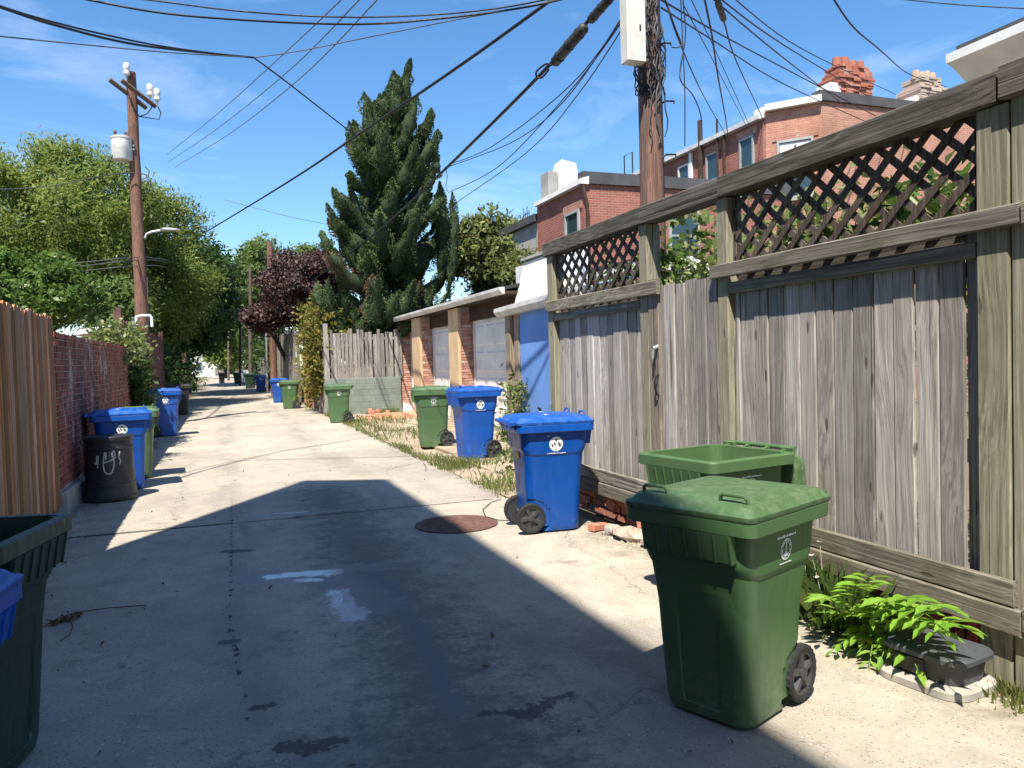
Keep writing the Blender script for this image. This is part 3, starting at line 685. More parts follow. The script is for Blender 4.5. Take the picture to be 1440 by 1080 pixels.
# black barrel with sprayed marks
b = thing('barrel', 'black plastic barrel with sprayed scribbles against the brick wall', 'barrel', (-1.38, 10.98, 0.004)); b.scale = (.97, .97, .92)
m = MB().lathe([(.30, 0), (.325, .01), (.33, .05), (.32, .06), (.305, .20), (.312, .21), (.312, .235), (.30, .25), (.285, .70), (.292, .71), (.292, .73), (.283, .74), (.28, .83)], 40); m.build('barrel_body', 'barrel_plastic', b, smooth=30)
m = MB().lathe([(.292, .82), (.297, .83), (.297, .87), (.288, .882), (.20, .875), (.0, .873)], 40); m.build('barrel_lid', 'barrel_plastic', b, smooth=30)
def scribble(pts, w, mat):
    m = MB()
    for (a0, z0), (a1, z1) in zip(pts, pts[1:]):
        n = 4; L = math.hypot((a1-a0)*.29, z1-z0) or 1e-6; px, pz = -(z1-z0)/L*w, (a1-a0)*.29/L*w
        for i in range(n):
            q = []
            for t, sg in ((i/n, 1), (i/n, -1), ((i+1)/n, -1), ((i+1)/n, 1)):
                a = a0+(a1-a0)*t+sg*px/.29; z = z0+(z1-z0)*t+sg*pz; r = np.interp(z, [.25, .70], [.300, .285])+.004
                q.append((r*math.cos(a), r*math.sin(a), z))
            m.add(q, [(0, 1, 2, 3)])
    m.build('sprayed_mark', mat, b)
A0 = math.radians(-82)
scribble([(A0-.18, .68), (A0-.24, .60), (A0-.26, .50), (A0-.22, .42), (A0-.10, .38), (A0+.06, .40), (A0+.15, .48), (A0+.17, .56), (A0+.10, .66), (A0+.16, .70), (A0+.22, .66), (A0+.22, .60), (A0+.08, .57), (A0-.1, .55), (A0-.25, .54)], .008, 'silver_paint')
scribble([(A0-.18, .68), (A0-.13, .66), (A0-.16, .58)], .008, 'silver_paint')
scribble([(A0-.52, .64), (A0-.55, .52), (A0-.65, .55)], .008, 'silver_paint'); scribble([(A0-.46, .64), (A0-.50, .47)], .008, 'silver_paint')
scribble([(A0+.42, .68), (A0+.36, .60), (A0+.44, .55), (A0+.38, .50)], .008, 'silver_paint')

# ------------------------------------------------------------------ weathered fence on the right
FX = 3.5
fen = thing('wooden_fence', 'tall weathered grey board fence with dark cap rail and lattice top', 'fence', (FX, 5.3, 0), world=True)
def fpost(y0, y1, z1, mat='post_v', par=fen, x=FX, d=.14, z0=-.05): return MB().cbox((x, y0, z0), (x+d, y1, z1), .008, 2, .004).build('post', mat, par)
fpost(2.585, 2.755, 2.79); fpost(4.745, 4.875, 2.79); fpost(5.875, 6.015, 2.79); fpost(7.91, 8.06, 2.79)
def boards(par, y0, y1, z0, z1, x, w=.138, mat='fence_v', th=.022, name='board', gap=.009, jz=.012, jx=.006, skip=(), ear=0):
    y = y0; k = 0
    while y < y1-.03:
        ww = min(w*R.uniform(.93, 1.06), y1-y)
        if k not in skip:
            dx = R.uniform(-jx, jx); dz = R.uniform(-jz, jz); m = MB()
            if ear:
                m.prism([(x+dx, y, z0), (x+dx, y+ww-gap, z0), (x+dx, y+ww-gap, z1+dz-ear), (x+dx, y+ww-gap-ear, z1+dz), (x+dx, y+ear, z1+dz), (x+dx, y, z1+dz-ear)], (th, 0, 0))
            else: m.cbox((x+dx, y, z0), (x+dx+th, y+ww-gap, z1+dz), .004, 2, .004)
            m.build(name, mat, par)
        y += ww; k += 1
def rail(y0, y1, z0, z1, x0, x1, mat='fence_h', name='rail', par=fen): return MB().cbox((x0, y0, z0), (x1, y1, z1), .007, 1, .004).build(name, mat, par)
boards(fen, 2.87, 4.74, .40, 2.13, FX+.055, .150)
rail(2.76, 4.74, 2.0, 2.31, FX+.09, FX+.12, 'cap_h'); rail(6.02, 7.9, 2.0, 2.29, FX+.09, FX+.12, 'cap_h')  # dark backing strips standing in for the shaded void between the upper rails
MB().cbox((FX+.075, 2.74, .40), (FX+.10, 2.865, 2.26), .004).build('board', 'fence_v', fen)
boards(fen, 6.02, 7.90, .40, 2.11, FX+.055, .150)
rail(2.50, 4.90, 2.205, 2.305, FX-.042, FX-.003); rail(2.76, 4.74, 2.085, 2.165, FX+.006, FX+.05)
rail(5.66, 8.05, 2.165, 2.285, FX-.042, FX-.003); rail(6.02, 7.9, 2.06, 2.14, FX+.006, FX+.05)
for (a, bb) in ((2.55, 4.95), (5.62, 8.10)):
    rail(a, bb, .405, .53, FX-.036, FX-.003); rail(a-.04, bb, .275, .400, FX-.046, FX-.004)
for (a, bb) in ((2.62, 4.80), (4.805, 5.93), (5.935, 8.10)):
    rail(a, bb, 2.795, 2.945, FX-.03, FX+.13, 'cap_h', 'cap_rail')
def clip_rect(poly, y0, y1, z0, z1):
    def cut(P, f):
        o = []
        for i in range(len(P)):
            a, b_ = P[i], P[(i+1) % len(P)]; fa, fb = f(a), f(b_)
            if fa >= 0: o.append(a)
            if (fa >= 0) != (fb >= 0):
                t = fa/(fa-fb); o.append((a[0]+(b_[0]-a[0])*t, a[1]+(b_[1]-a[1])*t))
        return o
    for f in (lambda p: p[0]-y0, lambda p: y1-p[0], lambda p: p[1]-z0, lambda p: z1-p[1]):
        if poly: poly = cut(poly, f)
    return poly
def lattice(y0, y1, z0, z1, x, sp=.188, w=.044):
    lp = MB(); fr = .03
    lp.box((x, y0, z0), (x+.02, y0+fr, z1)); lp.box((x, y1-fr, z0), (x+.02, y1, z1)); L = lp.build('lattice_frame', 'lattice_wood', fen)
    ang = math.radians(42); c, s = math.cos(ang), math.sin(ang)
    for sg, xx in ((1, x+.012), (-1, x)):
        k = -20
        while k < 60:
            yc = y0+k*sp+R.uniform(-.004, .004); k += 1; zc = (z0+z1)/2
            d = (c, s*sg); nrm = (-d[1], d[0]); P = [(yc+d[0]*t*2+nrm[0]*w/2*u, zc+d[1]*t*2+nrm[1]*w/2*u) for t, u in ((-1, -1), (1, -1), (1, 1), (-1, 1))]
            P = clip_rect(P, y0+fr*.5, y1-fr*.5, z0-.01, z1+.01)
            if len(P) < 3: continue
            MB().prism([(xx, p[0], p[1]) for p in P], (.0105, 0, 0)).build('slat', 'lattice_wood', L).location = (0, 0, 0)
lattice(2.765, 4.735, 2.31, 2.79, FX+.05); lattice(6.02, 7.90, 2.29, 2.79, FX+.05)

gate = thing('wooden_gate', 'narrow grey board gate with pull handle in the weathered fence', 'gate', (FX, 5.37, 0), world=True)
boards(gate, 4.885, 5.70, .30, 2.23, FX+.01, .15)
MB().cbox((FX-.002, 5.70, .28), (FX+.03, 5.868, 2.30), .006, 2, .004).build('stile', 'weathered_post', gate)
for z in (.55, 1.9): MB().cbox((FX+.036, 4.90, z), (FX+.07, 5.85, z+.09), .005, 1).build('brace', 'fence_h', gate)
hp = [(FX-.0, 5.71, 1.30), (FX-.03, 5.71, 1.31), (FX-.045, 5.71, 1.36), (FX-.045, 5.71, 1.42), (FX-.03, 5.71, 1.47), (FX-.0, 5.71, 1.48)]
MB().tube(hp, .009, 8).build('pull_handle', 'cable_black', gate, smooth=40)
m = MB(); m.tube([(FX, 5.72, 1.72), (FX-.05, 5.72, 1.70)], .02, 10); m.tube([(FX-.05, 5.72, 1.70), (FX-.055, 5.72, 1.62)], .012, 8); m.build('latch', 'galvanised', gate, smooth=40)

nf = thing('wooden_fence', 'next stretch of weathered board fence beyond the thick double post', 'fence', (FX, 1.9, 0), world=True)
fpost(2.405, 2.575, 2.80, 'post_v', nf); boards(nf, 1.0, 2.40, .10, 2.70, FX+.03, .15); rail(.9, 2.60, 2.80, 2.96, FX-.04, FX+.13, 'cap_h', 'cap_rail', nf); rail(.9, 2.49, 2.20, 2.31, FX-.044, FX-.003, par=nf); rail(.9, 2.5, .30, .42, FX-.04, FX-.003, par=nf)

# brick footing and rubble under the fence
ft = thing('brick_footing', 'broken low brick footing in shadow under the fence boards', 'footing', (3.72, 5.2, 0), world=True)
MB().box((3.70, 2.4, -.1), (3.86, 8.1, .36)).build('core', 'mortar_dark', ft)
for row in range(5):
    y = 2.45+(row % 2)*.1
    while y < 8.0:
        if R.random() < .8: MB().box((3.655+R.uniform(0, .03), y, .0+row*.073), (3.705, y+.2, .062+row*.073)).build('brick', 'brick_loose', ft)
        y += .212
def rock(name, label, cat, c, size, mat, seed, group=None):
    rr = random.Random(seed); bm = bmesh.new(); bmesh.ops.create_icosphere(bm, subdivisions=2, radius=1)
    for v in bm.verts:
        k = 1+rr.uniform(-.22, .22); v.co = Vector((v.co.x*size[0]*k, v.co.y*size[1]*k, max(v.co.z, -.6)*size[2]*k))
    me = bpy.data.meshes.new(name); bm.to_mesh(me); bm.free(); me.materials.append(M[mat]); o = bpy.data.objects.new(name, me); COL.objects.link(o)
    o.location = c; o.rotation_euler = (0, 0, rr.uniform(0, 3)); return tag(o, label, cat, group)
def loose_brick(label, c, rot, L=(.2, .095, .06), mat='brick_loose'):
    m = MB(); x, y, z = (k/2 for k in L); m.cbox((-x, -y, -z), (x, y, z), .008, 0, .006)
    o = m.build('brick', mat); o.location = c; o.rotation_euler = rot; return tag(o, label, 'brick', 'loose bricks under the fence')
loose_brick('loose red brick lying flat at the corner of the blue cart', (3.30, 6.52, .034), (.0, .05, .35))
loose_brick('broken red brick tilted on the rubble under the fence rail', (3.56, 6.75, .17), (.5, .3, .9), (.14, .09, .06))
loose_brick('red brick half buried upright in the rubble', (3.52, 6.05, .13), (1.2, .2, .4), (.15, .09, .06))
loose_brick('short red brick piece leaning below the gate post', (3.50, 5.72, .11), (1.0, .4, 1.4), (.13, .09, .06))
rock('rubble_stone', 'pale lump of broken concrete next to the loose bricks', 'stone', (3.36, 6.02, .05), (.20, .10, .085), 'rock', 3, 'rubble under the fence')
rock('rubble_stone', 'small grey stone wedged beside the flat red brick', 'stone', (3.33, 6.3, .035), (.085, .075, .06), 'concrete_plain', 4, 'rubble under the fence')
rock('rubble_stone', 'rough tan rubble lump under the near end of the rail', 'stone', (3.42, 5.72, .05), (.12, .12, .07), 'rock', 9, 'rubble under the fence')
gv = MB()
for k in range(260):
    x, y = R.gauss(3.38, .07), R.uniform(5.35, 6.0); s = R.uniform(.006, .022); gv.add([(x-s, y-s, 0), (x+s, y-s*.6, 0), (x+s*.5, y+s, 0), (x, y, s*1.2)], [(0, 1, 3), (1, 2, 3), (2, 0, 3)])
o = gv.build('gravel', 'rock'); o['kind'] = 'stuff'; tag(o, 'crumbled grit spilling from under the fence', 'gravel')
for k, (y0, y1) in enumerate(((3.32, 3.62), (2.98, 3.1), (4.15, 4.42))):
    o = MB().cbox((3.58, y0, .12), (3.61, y1, .285), .004, 1, .006).build('plank_end', 'red_paint', ft)

# dark plastic step box on a pale slab at the foot of the double post
st = thing('plastic_step', 'dark grey plastic step box on a pale rounded slab by the post', 'step', (3.26, 2.80, 0), math.radians(9)); st.scale = (.8, .78, .95)
def rr3(hx, hy, r, z, cx=0, cy=0): return [(x+cx, y+cy, z) for x, y in rrect(hx, hy, r, 0, 6, 3)]
MB().loft([rr3(.24, .30, .14, 0.0), rr3(.24, .30, .14, .035), rr3(.225, .285, .13, .042)]).build('slab', 'concrete_plain', st, smooth=35)
MB().loft([rr3(.165, .225, .09, .042, .02), rr3(.185, .245, .10, .155, .02)]).build('box_body', 'grey_plastic', st, smooth=35)
MB().loft([rr3(.20, .265, .11, .150, .02), rr3(.212, .275, .11, .156, .02), rr3(.212, .275, .11, .178, .02), rr3(.20, .263, .10, .188, .02), rr3(.05, .05, .03, .192, .02)]).build('box_lid', 'grey_plastic', st, smooth=35)
MB().box((-.172, -.03, .06), (-.150, .17, .14)).build('opening', 'black_plastic', st)
single('red_strip', MB().cbox((3.49, 2.765, -.02), (3.53, 2.80, .34), .004, 2, .01), 'red_paint', 'weathered red painted wood strip between step box and post', 'wood strip', (3.5, 2.78, 0))

# manhole cover with a studded pattern
mh = thing('manhole_cover', 'round rusty cast iron manhole cover in the alley concrete', 'manhole cover', (2.16, 7.42, 0.001))
MB().lathe([(.40, 0), (.415, .003), (.415, .009), (.385, .010), (.380, .006)], 48).build('frame_ring', 'cast_iron', mh, smooth=30)
MB().lathe([(.372, 0), (.372, .008), (.0, .0085)], 48).build('plate', 'cast_iron', mh, smooth=30)
m = MB()
for i in range(-11, 12):
    for j in range(-11, 12):
        x, y = i*.031, j*.031; r = math.hypot(x, y)
        if .075 < r < .355: m.add([(x-.010, y-.010, .008), (x+.010, y-.010, .008), (x+.010, y+.010, .008), (x-.010, y+.010, .008), (x-.007, y-.007, .014), (x+.007, y-.007, .014), (x+.007, y+.007, .014), (x-.007, y+.007, .014)], [(4, 5, 6, 7), (0, 1, 5, 4), (1, 2, 6, 5), (2, 3, 7, 6), (3, 0, 4, 7)])
o = m.build('studs', 'cast_iron', mh); o['kind'] = 'stuff'
MB().lathe([(.062, .008), (.062, .015), (.050, .015), (.048, .009)], 28).build('centre_ring', 'cast_iron', mh, smooth=30)

# ------------------------------------------------------------------ left side: cedar fence, brick wall, far fences
cf = thing('wooden_fence', 'orange cedar picket fence with notched tops beside the brick wall', 'fence', (-1.8, 7.4, 0), world=True)
boards(cf, 4.9, 9.98, .12, 2.27, -1.78, .135, 'cedar_v', .02, 'picket', .004, .016, .003, ear=.03)
for z in (.5, 1.2, 1.95): rail(4.9, 9.96, z, z+.09, -1.825, -1.785, 'cedar_v', par=cf)
for y in (5.0, 7.4, 9.85): MB().cbox((-1.93, y, 0), (-1.83, y+.1, 2.15), .006).build('post', 'cedar_v', cf)
pr = thing('brick_pier', 'square brick pier with dark cap rising behind the cedar fence', 'pier', (-2.3, 8.95, 0), world=True)
MB().box((-2.55, 8.7, -.1), (-2.15, 9.15, 2.42)).build('shaft', 'house_brick', pr); MB().loft([[(-2.60, 8.65, 2.42), (-2.10, 8.65, 2.42), (-2.10, 9.2, 2.42), (-2.60, 9.2, 2.42)], [(-2.60, 8.65, 2.47), (-2.10, 8.65, 2.47), (-2.10, 9.2, 2.47), (-2.60, 9.2, 2.47)], [(-2.5, 8.75, 2.53), (-2.2, 8.75, 2.53), (-2.2, 9.1, 2.53), (-2.5, 9.1, 2.53)]]).build('cap', 'roof_tar', pr)

def brick_face(mb, o, u, n, L, Hh, bw=.205, bh=.065, j=.010, dep=.014, seed=1, miss=0.0, gone=0.0):
    rr = random.Random(seed); o = Vector(o); u = Vector(u); n = Vector(n); z = 0; row = 0
    while z+bh <= Hh+.001:
        x = -(row % 2)*(bw+j)/2
        while x < L:
            x0, x1 = max(0, x), min(L, x+bw)
            if x1-x0 > .03 and rr.random() > gone:
                d = dep+rr.uniform(-.005, .006); b0 = .004; P = []
                for (e, dd) in ((0, 0), (b0, d)):
                    for (xx, zz) in ((x0+e, z+e), (x1-e, z+e), (x1-e, z+bh-e), (x0+e, z+bh-e)): P.append(o+u*(xx+rr.uniform(-.002, .002))+Vector((0, 0, zz))+n*dd)
                mb.add(P, [(4, 5, 6, 7), (0, 1, 5, 4), (1, 2, 6, 5), (2, 3, 7, 6), (3, 0, 4, 7)])
            x += bw+j
        z += bh+j; row += 1
bw_ = thing('brick_wall', 'stained red brick garden wall on a concrete foot behind the barrel', 'wall', (-1.9, 13.5, 0), world=True)
MB().box((-2.05, 10.02, -.1), (-1.775, 17.6, 2.03)).build('core', 'mortar', bw_)
m = MB(); brick_face(m, (-1.775, 10.02, .30), (0, 1, 0), (1, 0, 0), 7.58, 1.72, seed=2); brick_face(m, (-1.775-.27, 10.02, .30), (1, 0, 0), (0, -1, 0), .27, 1.72, seed=3); o = m.build('bricks', 'brick_left', bw_); o['kind'] = 'stuff'
for k in range(36):
    y = 10.0+k*.212; MB().cbox((-2.08, y, 2.032), (-1.74, y+.20, 2.095), .008, 0, .005).build('coping_brick', 'brick_left', bw_)
MB().cbox((-2.10, 10.0, -.1), (-1.70, 17.6, .27), .02, 1, .01).build('foot', 'concrete_plain', bw_)

rf = thing('wooden_fence', 'dark reddish board fence past the brick wall near the pole', 'fence', (-1.95, 23, 0), world=True)
boards(rf, 18.0, 30.0, .1, 2.72, -1.95, .17, 'redwood_v', .022, 'board', .006, .05, .008, ear=.04)
for y in (17.85, 23.2, 29.9): MB().cbox((-2.05, y, 0), (-1.90, y+.15, 2.95), .01).build('post', 'redwood_v', rf)
aw = thing('awning', 'white metal awning edge showing above the brick wall', 'awning', (-2.6, 18.6, 2.4), world=True)
MB().loft([[(-2.85, 18.3, 2.40), (-2.75, 18.3, 2.52), (-2.75, 19.6, 2.52), (-2.85, 19.6, 2.40)], [(-2.05, 18.3, 2.50), (-2.05, 18.3, 2.62), (-2.05, 19.6, 2.62), (-2.05, 19.6, 2.50)]]).build('sheet', 'white_paint', aw)
for y in (18.5, 19.4): MB().tube([(-2.5, y, 0), (-2.5, y, 2.44)], .03, 8).build('support', 'white_paint', aw)
MB().tube([(-1.93, 21.2, 2.75), (-1.93, 21.2, 2.95), (-1.80, 21.2, 2.98), (-1.62, 21.2, 2.98), (-1.58, 21.2, 2.92), (-1.58, 21.2, 2.70)], .035, 8).build('white_pipe', 'white_paint', None)
tag(bpy.data.objects['white_pipe'], 'bent white pipe on top of the dark red fence', 'pipe')
single('conduit', MB().tube([(-1.86, 19.6, 0), (-1.86, 19.6, 1.3), (-1.84, 19.7, 2.1), (-1.86, 19.65, 2.85)], .03, 8), 'galvanised', 'grey conduit running up the dark red fence', 'conduit', (-1.86, 19.6, 0))

# ------------------------------------------------------------------ garages, blue wall, block wall
GX = 5.6
ga = thing('garage', 'row garage with three panelled doors, brick piers and sloped shingle roof', 'garage', (GX+1.5, 20.5, 0), world=True)
MB().box((GX+.42, 15.0, -.1), (GX+4.5, 26.2, 3.0)).build('shell', 'stucco_grey', ga)
piers = [(25.4, 26.55), (22.5, 23.5), (18.55, 19.4)]
for k, (y0, y1) in enumerate(piers):
    p = MB().box((GX+.02, y0+.02, -.1), (GX+.5, y1-.02, 2.98)).build('pier', 'mortar', ga)
    m = MB(); brick_face(m, (GX+.02, y0+.02, 0), (1, 0, 0), (0, -1, 0), .40, 2.9, seed=10+k, gone=.02); o = m.build('bricks', 'brick_pillar', p); o['kind'] = 'stuff'
    if k == 0:
        m = MB(); brick_face(m, (GX+.02, y0+.02, 0), (0, 1, 0), (-1, 0, 0), y1-y0-.04, 2.9, seed=20+k); o = m.build('bricks', 'brick_pillar', p); o['kind'] = 'stuff'
    else:
        MB().cbox((GX-.03, y0+.0, -.1), (GX+.05, y1, 2.96), .012, 2, .006).build('render_face', 'orange_stucco', p)
    # sloping whitewashed stub at the pier foot
    MB().prism([(GX+.02, y0-.012, 0), (GX+.42, y0-.012, 0), (GX+.42, y0-.012, .15), (GX+.05, y0-.012, .85 if k else .3)], (0, -.05, 0)).build('plinth', 'stucco_white', p)
for (y0, y1) in ((23.6, 25.3), (19.55, 22.4), (15.25, 18.45)):
    MB().box((GX+.30, y0-.1, 2.62), (GX+.46, y1+.1, 3.0)).build('beam', 'dark_beam', ga)
    d = MB().box((GX+.385, y0+.08, 0.0), (GX+.425, y1-.08, 2.55)).build('door', 'door_paint', ga)
    for a, bb in (((y0-.02, 0), (y0+.08, 2.62)), ((y1-.08, 0), (y1+.02, 2.62)), ((y0+.08, 2.55), (y1-.08, 2.62))):
        MB().box((GX+.35, a[0], a[1]), (GX+.43, bb[0], bb[1])).build('door_frame', 'gutter_paint', d)
    ncol = 4; cw = (y1-y0-.16)/ncol
    for i in range(ncol):
        for j in range(4):
            ya, za = y0+.08+i*cw, j*.6375
            MB().loft([[(GX+.384, ya+.06, za+.07), (GX+.384, ya+.06, za+.57), (GX+.384, ya+cw-.06, za+.57), (GX+.384, ya+cw-.06, za+.07)],
                       [(GX+.362, ya+.10, za+.11), (GX+.362, ya+.10, za+.53), (GX+.362, ya+cw-.10, za+.53), (GX+.362, ya+cw-.10, za+.11)]], cap0=False).build('panel', 'door_paint', d)
rz0, rz1 = 3.06, 4.05
roof = MB().prism([(GX-.12, 14.85, rz0+.01), (GX-.12, 14.85, rz0+.08), (GX+4.6, 14.85, rz1+.05), (GX+4.6, 14.85, rz1-.04)], (0, 11.6, 0)).build('roof', 'shingle', ga)
MB().loft([[(GX-.24, 14.8, rz0+.0), (GX-.17, 14.8, rz0-.08), (GX-.125, 14.8, rz0-.08), (GX-.125, 14.8, rz0+.06), (GX-.24, 14.8, rz0+.06)], [(GX-.24, 26.5, rz0+.0), (GX-.17, 26.5, rz0-.08), (GX-.125, 26.5, rz0-.08), (GX-.125, 26.5, rz0+.06), (GX-.24, 26.5, rz0+.06)]]).build('gutter', 'gutter_paint', ga)
MB().box((GX-.10, 14.86, rz0-.07), (GX+.42, 26.4, rz0-.01)).build('soffit', 'dark_beam', ga)
MB().box((GX+1.6, 17.2, 3.2), (GX+2.3, 18.6, 4.0)).build('roof_hatch', 'coping_white', ga)
for k, (y, tilt) in enumerate(((14.92, .0), (14.55, .05))):
    single('timber_post', MB().cbox((GX-.06+tilt, y-.15, -.05), (GX+.12+tilt, y+.12, 2.75), .015, 2, .012), 'weathered_post', ['rough split timber post at the end of the garage doors', 'second rough timber post against the blue wall edge'][k], 'post', (GX, y, 0))

bl = thing('blue_shed', 'bright blue painted wall with white parapet and gutter', 'shed', (GX+1.5, 12.8, 0), world=True)
MB().box((GX+.02, 10.9, -.1), (GX+3.5, 14.38, 2.66)).build('wall', 'blue_wall', bl)
MB().loft([[(GX-.20, 11.2, 2.70), (GX-.12, 11.2, 2.62), (GX+.06, 11.2, 2.62), (GX+.06, 11.2, 2.80), (GX-.20, 11.2, 2.80)], [(GX-.20, 15.3, 2.62), (GX-.12, 15.3, 2.52), (GX+.06, 15.3, 2.52), (GX+.06, 15.3, 2.70), (GX-.20, 15.3, 2.70)]]).build('gutter', 'gutter_paint', bl)
MB().loft([[(GX+.07, 12.3, 2.66), (GX+.5, 12.3, 2.66), (GX+.55, 12.3, 3.66), (GX+.35, 12.3, 3.66)], [(GX+.07, 14.9, 2.60), (GX+.5, 14.9, 2.60), (GX+.55, 14.9, 3.62), (GX+.35, 14.9, 3.62)]]).build('parapet', 'stucco_white', bl)
MB().box((GX+.3, 12.28, 3.665), (GX+.62, 14.95, 3.72)).build('coping', 'stucco_grey', bl)

bk = thing('block_wall', 'green-grey painted block wall carrying a ragged board fence beside the garage', 'wall', (4.2, 25.4, 0), world=True)
for row in range(6):
    x = 3.12-(row % 2)*.2
    while x < 5.58:
        x0, x1 = max(3.12, x), min(5.58, x+.395)
        if x1-x0 > .05: MB().cbox((x0, 25.3, row*.198-.02), (x1-.005, 25.5, row*.198+.173), .006, 0, .002).build('block', 'block_green', bk)
        x += .40
MB().box((3.13, 25.312, -.1), (5.57, 25.49, 1.16)).build('core', 'mortar', bk)
x = 3.14
while x < 5.55:
    w = R.uniform(.09, .14); MB().cbox((x, 25.33+R.uniform(-.01, .01), 1.12), (x+w-.012, 25.355, 2.72+R.uniform(-.14, .06)), .004, 2, .008).build('board', 'grey_v', bk); x += w+R.choice([0, 0, .012, .03])
for z in (1.5, 2.4): MB().cbox((3.12, 25.36, z), (5.55, 25.40, z+.09), .005, 0).build('rail', 'grey_v', bk)
MB().cbox((3.10, 25.32, 0), (3.24, 25.46, 2.95), .01, 2, .01).build('post', 'grey_v', bk)

def far_fence(label, y0, y1, h, x, mat, w=.17, dx=0.0):
    t = thing('wooden_fence', label, 'fence', (x, (y0+y1)/2, 0), world=True); boards(t, y0, y1, .0, h, x, w, mat, .024, 'board', .008, .09, .012)
    for z in (.5, h-.5): rail(y0, y1, z, z+.09, x+.03, x+.07, mat, par=t)
    return t
far_fence('grey board fence half hidden by the yellowing vine', 25.5, 29.0, 2.35, 3.12, 'grey_v')
far_fence('bright orange board fence behind the green cart', 29.1, 32.6, 2.05, 3.15, 'orange_v')
far_fence('tall silvery board fence behind the thin metal pole', 36.5, 56.0, 3.3, 3.2, 'grey_v', .2)
far_fence('far grey board fence leading into the tree shade', 56.3, 90.0, 2.2, 3.0, 'grey_v', .3)
single('leaning_plank', MB().cbox((2.95, 33.0, 0), (3.05, 33.35, 3.0), .01, 2, .05), 'grey_v', 'wide weathered plank leaning by the reddish pole', 'plank', (3, 33, 0))
bpy.data.objects['leaning_plank'].rotation_euler = (math.radians(7), 0, 0)

# ------------------------------------------------------------------ rowhouses on the right
def window(par, o, u, n, w, h, curtain=False, white=False, lintel=None):
    # o is the lower left corner on the wall; u runs along it, n points out of it
    o, u, n = Vector(o), Vector(u).normalized(), Vector(n).normalized(); z = Vector((0, 0, 1))
    def slab(mb, x0, x1, z0, z1, d0, d1):
        P = [o+u*x+z*zz+n*d for d in (d0, d1) for (x, zz) in ((x0, z0), (x1, z0), (x1, z1), (x0, z1))]
        mb.add(P, [(0, 3, 2, 1), (4, 5, 6, 7), (0, 1, 5, 4), (1, 2, 6, 5), (2, 3, 7, 6), (3, 0, 4, 7)])
    tm = 'sash_white' if white else 'window_trim'; m = MB()
    slab(m, 0, .07, 0, h, .002, .07); slab(m, w-.07, w, 0, h, .002, .07); slab(m, .07, w-.07, h-.08, h, .002, .07); slab(m, .07, w-.07, 0, .06, .002, .07)
    wn_ = m.build('window', tm, par); rel = par['_o']
    m = MB(); slab(m, .07, w-.07, .06, h-.08, .004, .02); m.build('pane', 'glass_dark', wn_, rel=rel)
    m = MB(); slab(m, .07, w-.07, h*.47, h*.47+.06, .022, .05); m.build('sash', tm, wn_, rel=rel)
    m = MB(); slab(m, -.06, w+.06, -.09, -.003, .002, .12); m.build('sill', 'concrete_plain' if not white else 'sash_white', wn_, rel=rel)
    if curtain:
        m = MB()
        for a, b_ in ((.08, w*.52), (w-.08, w*.48)):
            P = [o+u*a+z*(h*.53+.02)+n*.026, o+u*(a*.55+b_*.45)+z*(h*.53+.02)+n*.026, o+u*b_+z*(h-.1)+n*.026, o+u*a+z*(h-.1)+n*.026]
            m.add(P, [(0, 1, 2, 3)])
        m.build('curtain', 'curtain', wn_, rel=rel)
    if lintel:
        m = MB(); slab(m, -.15, w+.15, h+.003, h+.25, .002, .03); m.build('lintel', lintel, wn_, rel=rel)
    return wn_
XH, YH = 9.8, 19.8
h1 = thing('rowhouse', 'two-storey red brick rowhouse wing with dark parapet and white chimney', 'house', (13.4, 21.5, 0), world=True)
ZR = 6.55
MB().box((XH, YH, -.1), (17.0, 23.25, ZR)).build('wall', 'house_brick', h1)
rf1 = MB().box((XH-.06, YH-.08, ZR+.003), (17.0, YH+.25, ZR+.34)).build('parapet', 'roof_tar', h1)
MB().prism([(XH-.16, YH-.1, ZR-.02), (XH+.12, YH-.1, ZR-.02), (XH+.12, YH-.1, ZR+.20), (XH-.16, YH-.1, ZR+.12)], (0, 3.4, 0)).build('eave', 'coping_white', h1)
MB().box((XH, YH+.25, ZR+.003), (17.0, 23.25, ZR+.12)).build('roof', 'roof_tar', h1)
MB().tube([(XH-.05, YH-.02, ZR+.05), (XH-.03, YH-.10, ZR-.3), (XH+.05, YH-.09, ZR-.6), (XH+.05, YH-.09, .1)], .055, 8).build('downspout', 'dark_beam', h1, smooth=40)
w1p = atx(796, 296, XH); window(h1, (XH-.003, float(w1p[1])-.0, 4.05), (0, -1, 0), (-1, 0, 0), .95, 1.85, lintel='house_brick_mid')
wp = aty(940, 330, YH); window(h1, (float(wp[0]), YH-.003, float(wp[2])-1.0), (1, 0, 0), (0, -1, 0), 1.05, 2.0, curtain=False)
c = MB().loft([[(10.3, 22.6, ZR), (11.1, 22.6, ZR), (11.1, 23.3, ZR), (10.3, 23.3, ZR)], [(10.35, 22.6, ZR+1.0), (11.0, 22.6, ZR+1.0), (11.0, 23.3, ZR+1.0), (10.35, 23.3, ZR+1.0)], [(10.45, 22.65, ZR+1.45), (10.95, 22.65, ZR+1.35), (10.95, 23.2, ZR+1.3), (10.45, 23.2, ZR+1.4)]]).build('chimney', 'stucco_white', h1)
m = MB(); m.box((9.98, 22.7, ZR+.1), (10.30, 23.3, ZR+1.05)); m.build('chimney_side', 'stucco_grey', c, rel=h1['_o'])
h0 = thing('rowhouse', 'grey stuccoed rowhouse wing next to the white chimney', 'house', (13, 25, 0), world=True)
MB().box((XH+.05, 23.27, -.1), (17.0, 27.2, 6.1)).build('wall', 'stucco_grey', h0); MB().box((XH-.1, 23.27, 6.105), (17.0, 27.3, 6.35)).build('roof', 'roof_tar', h0)
m = MB()
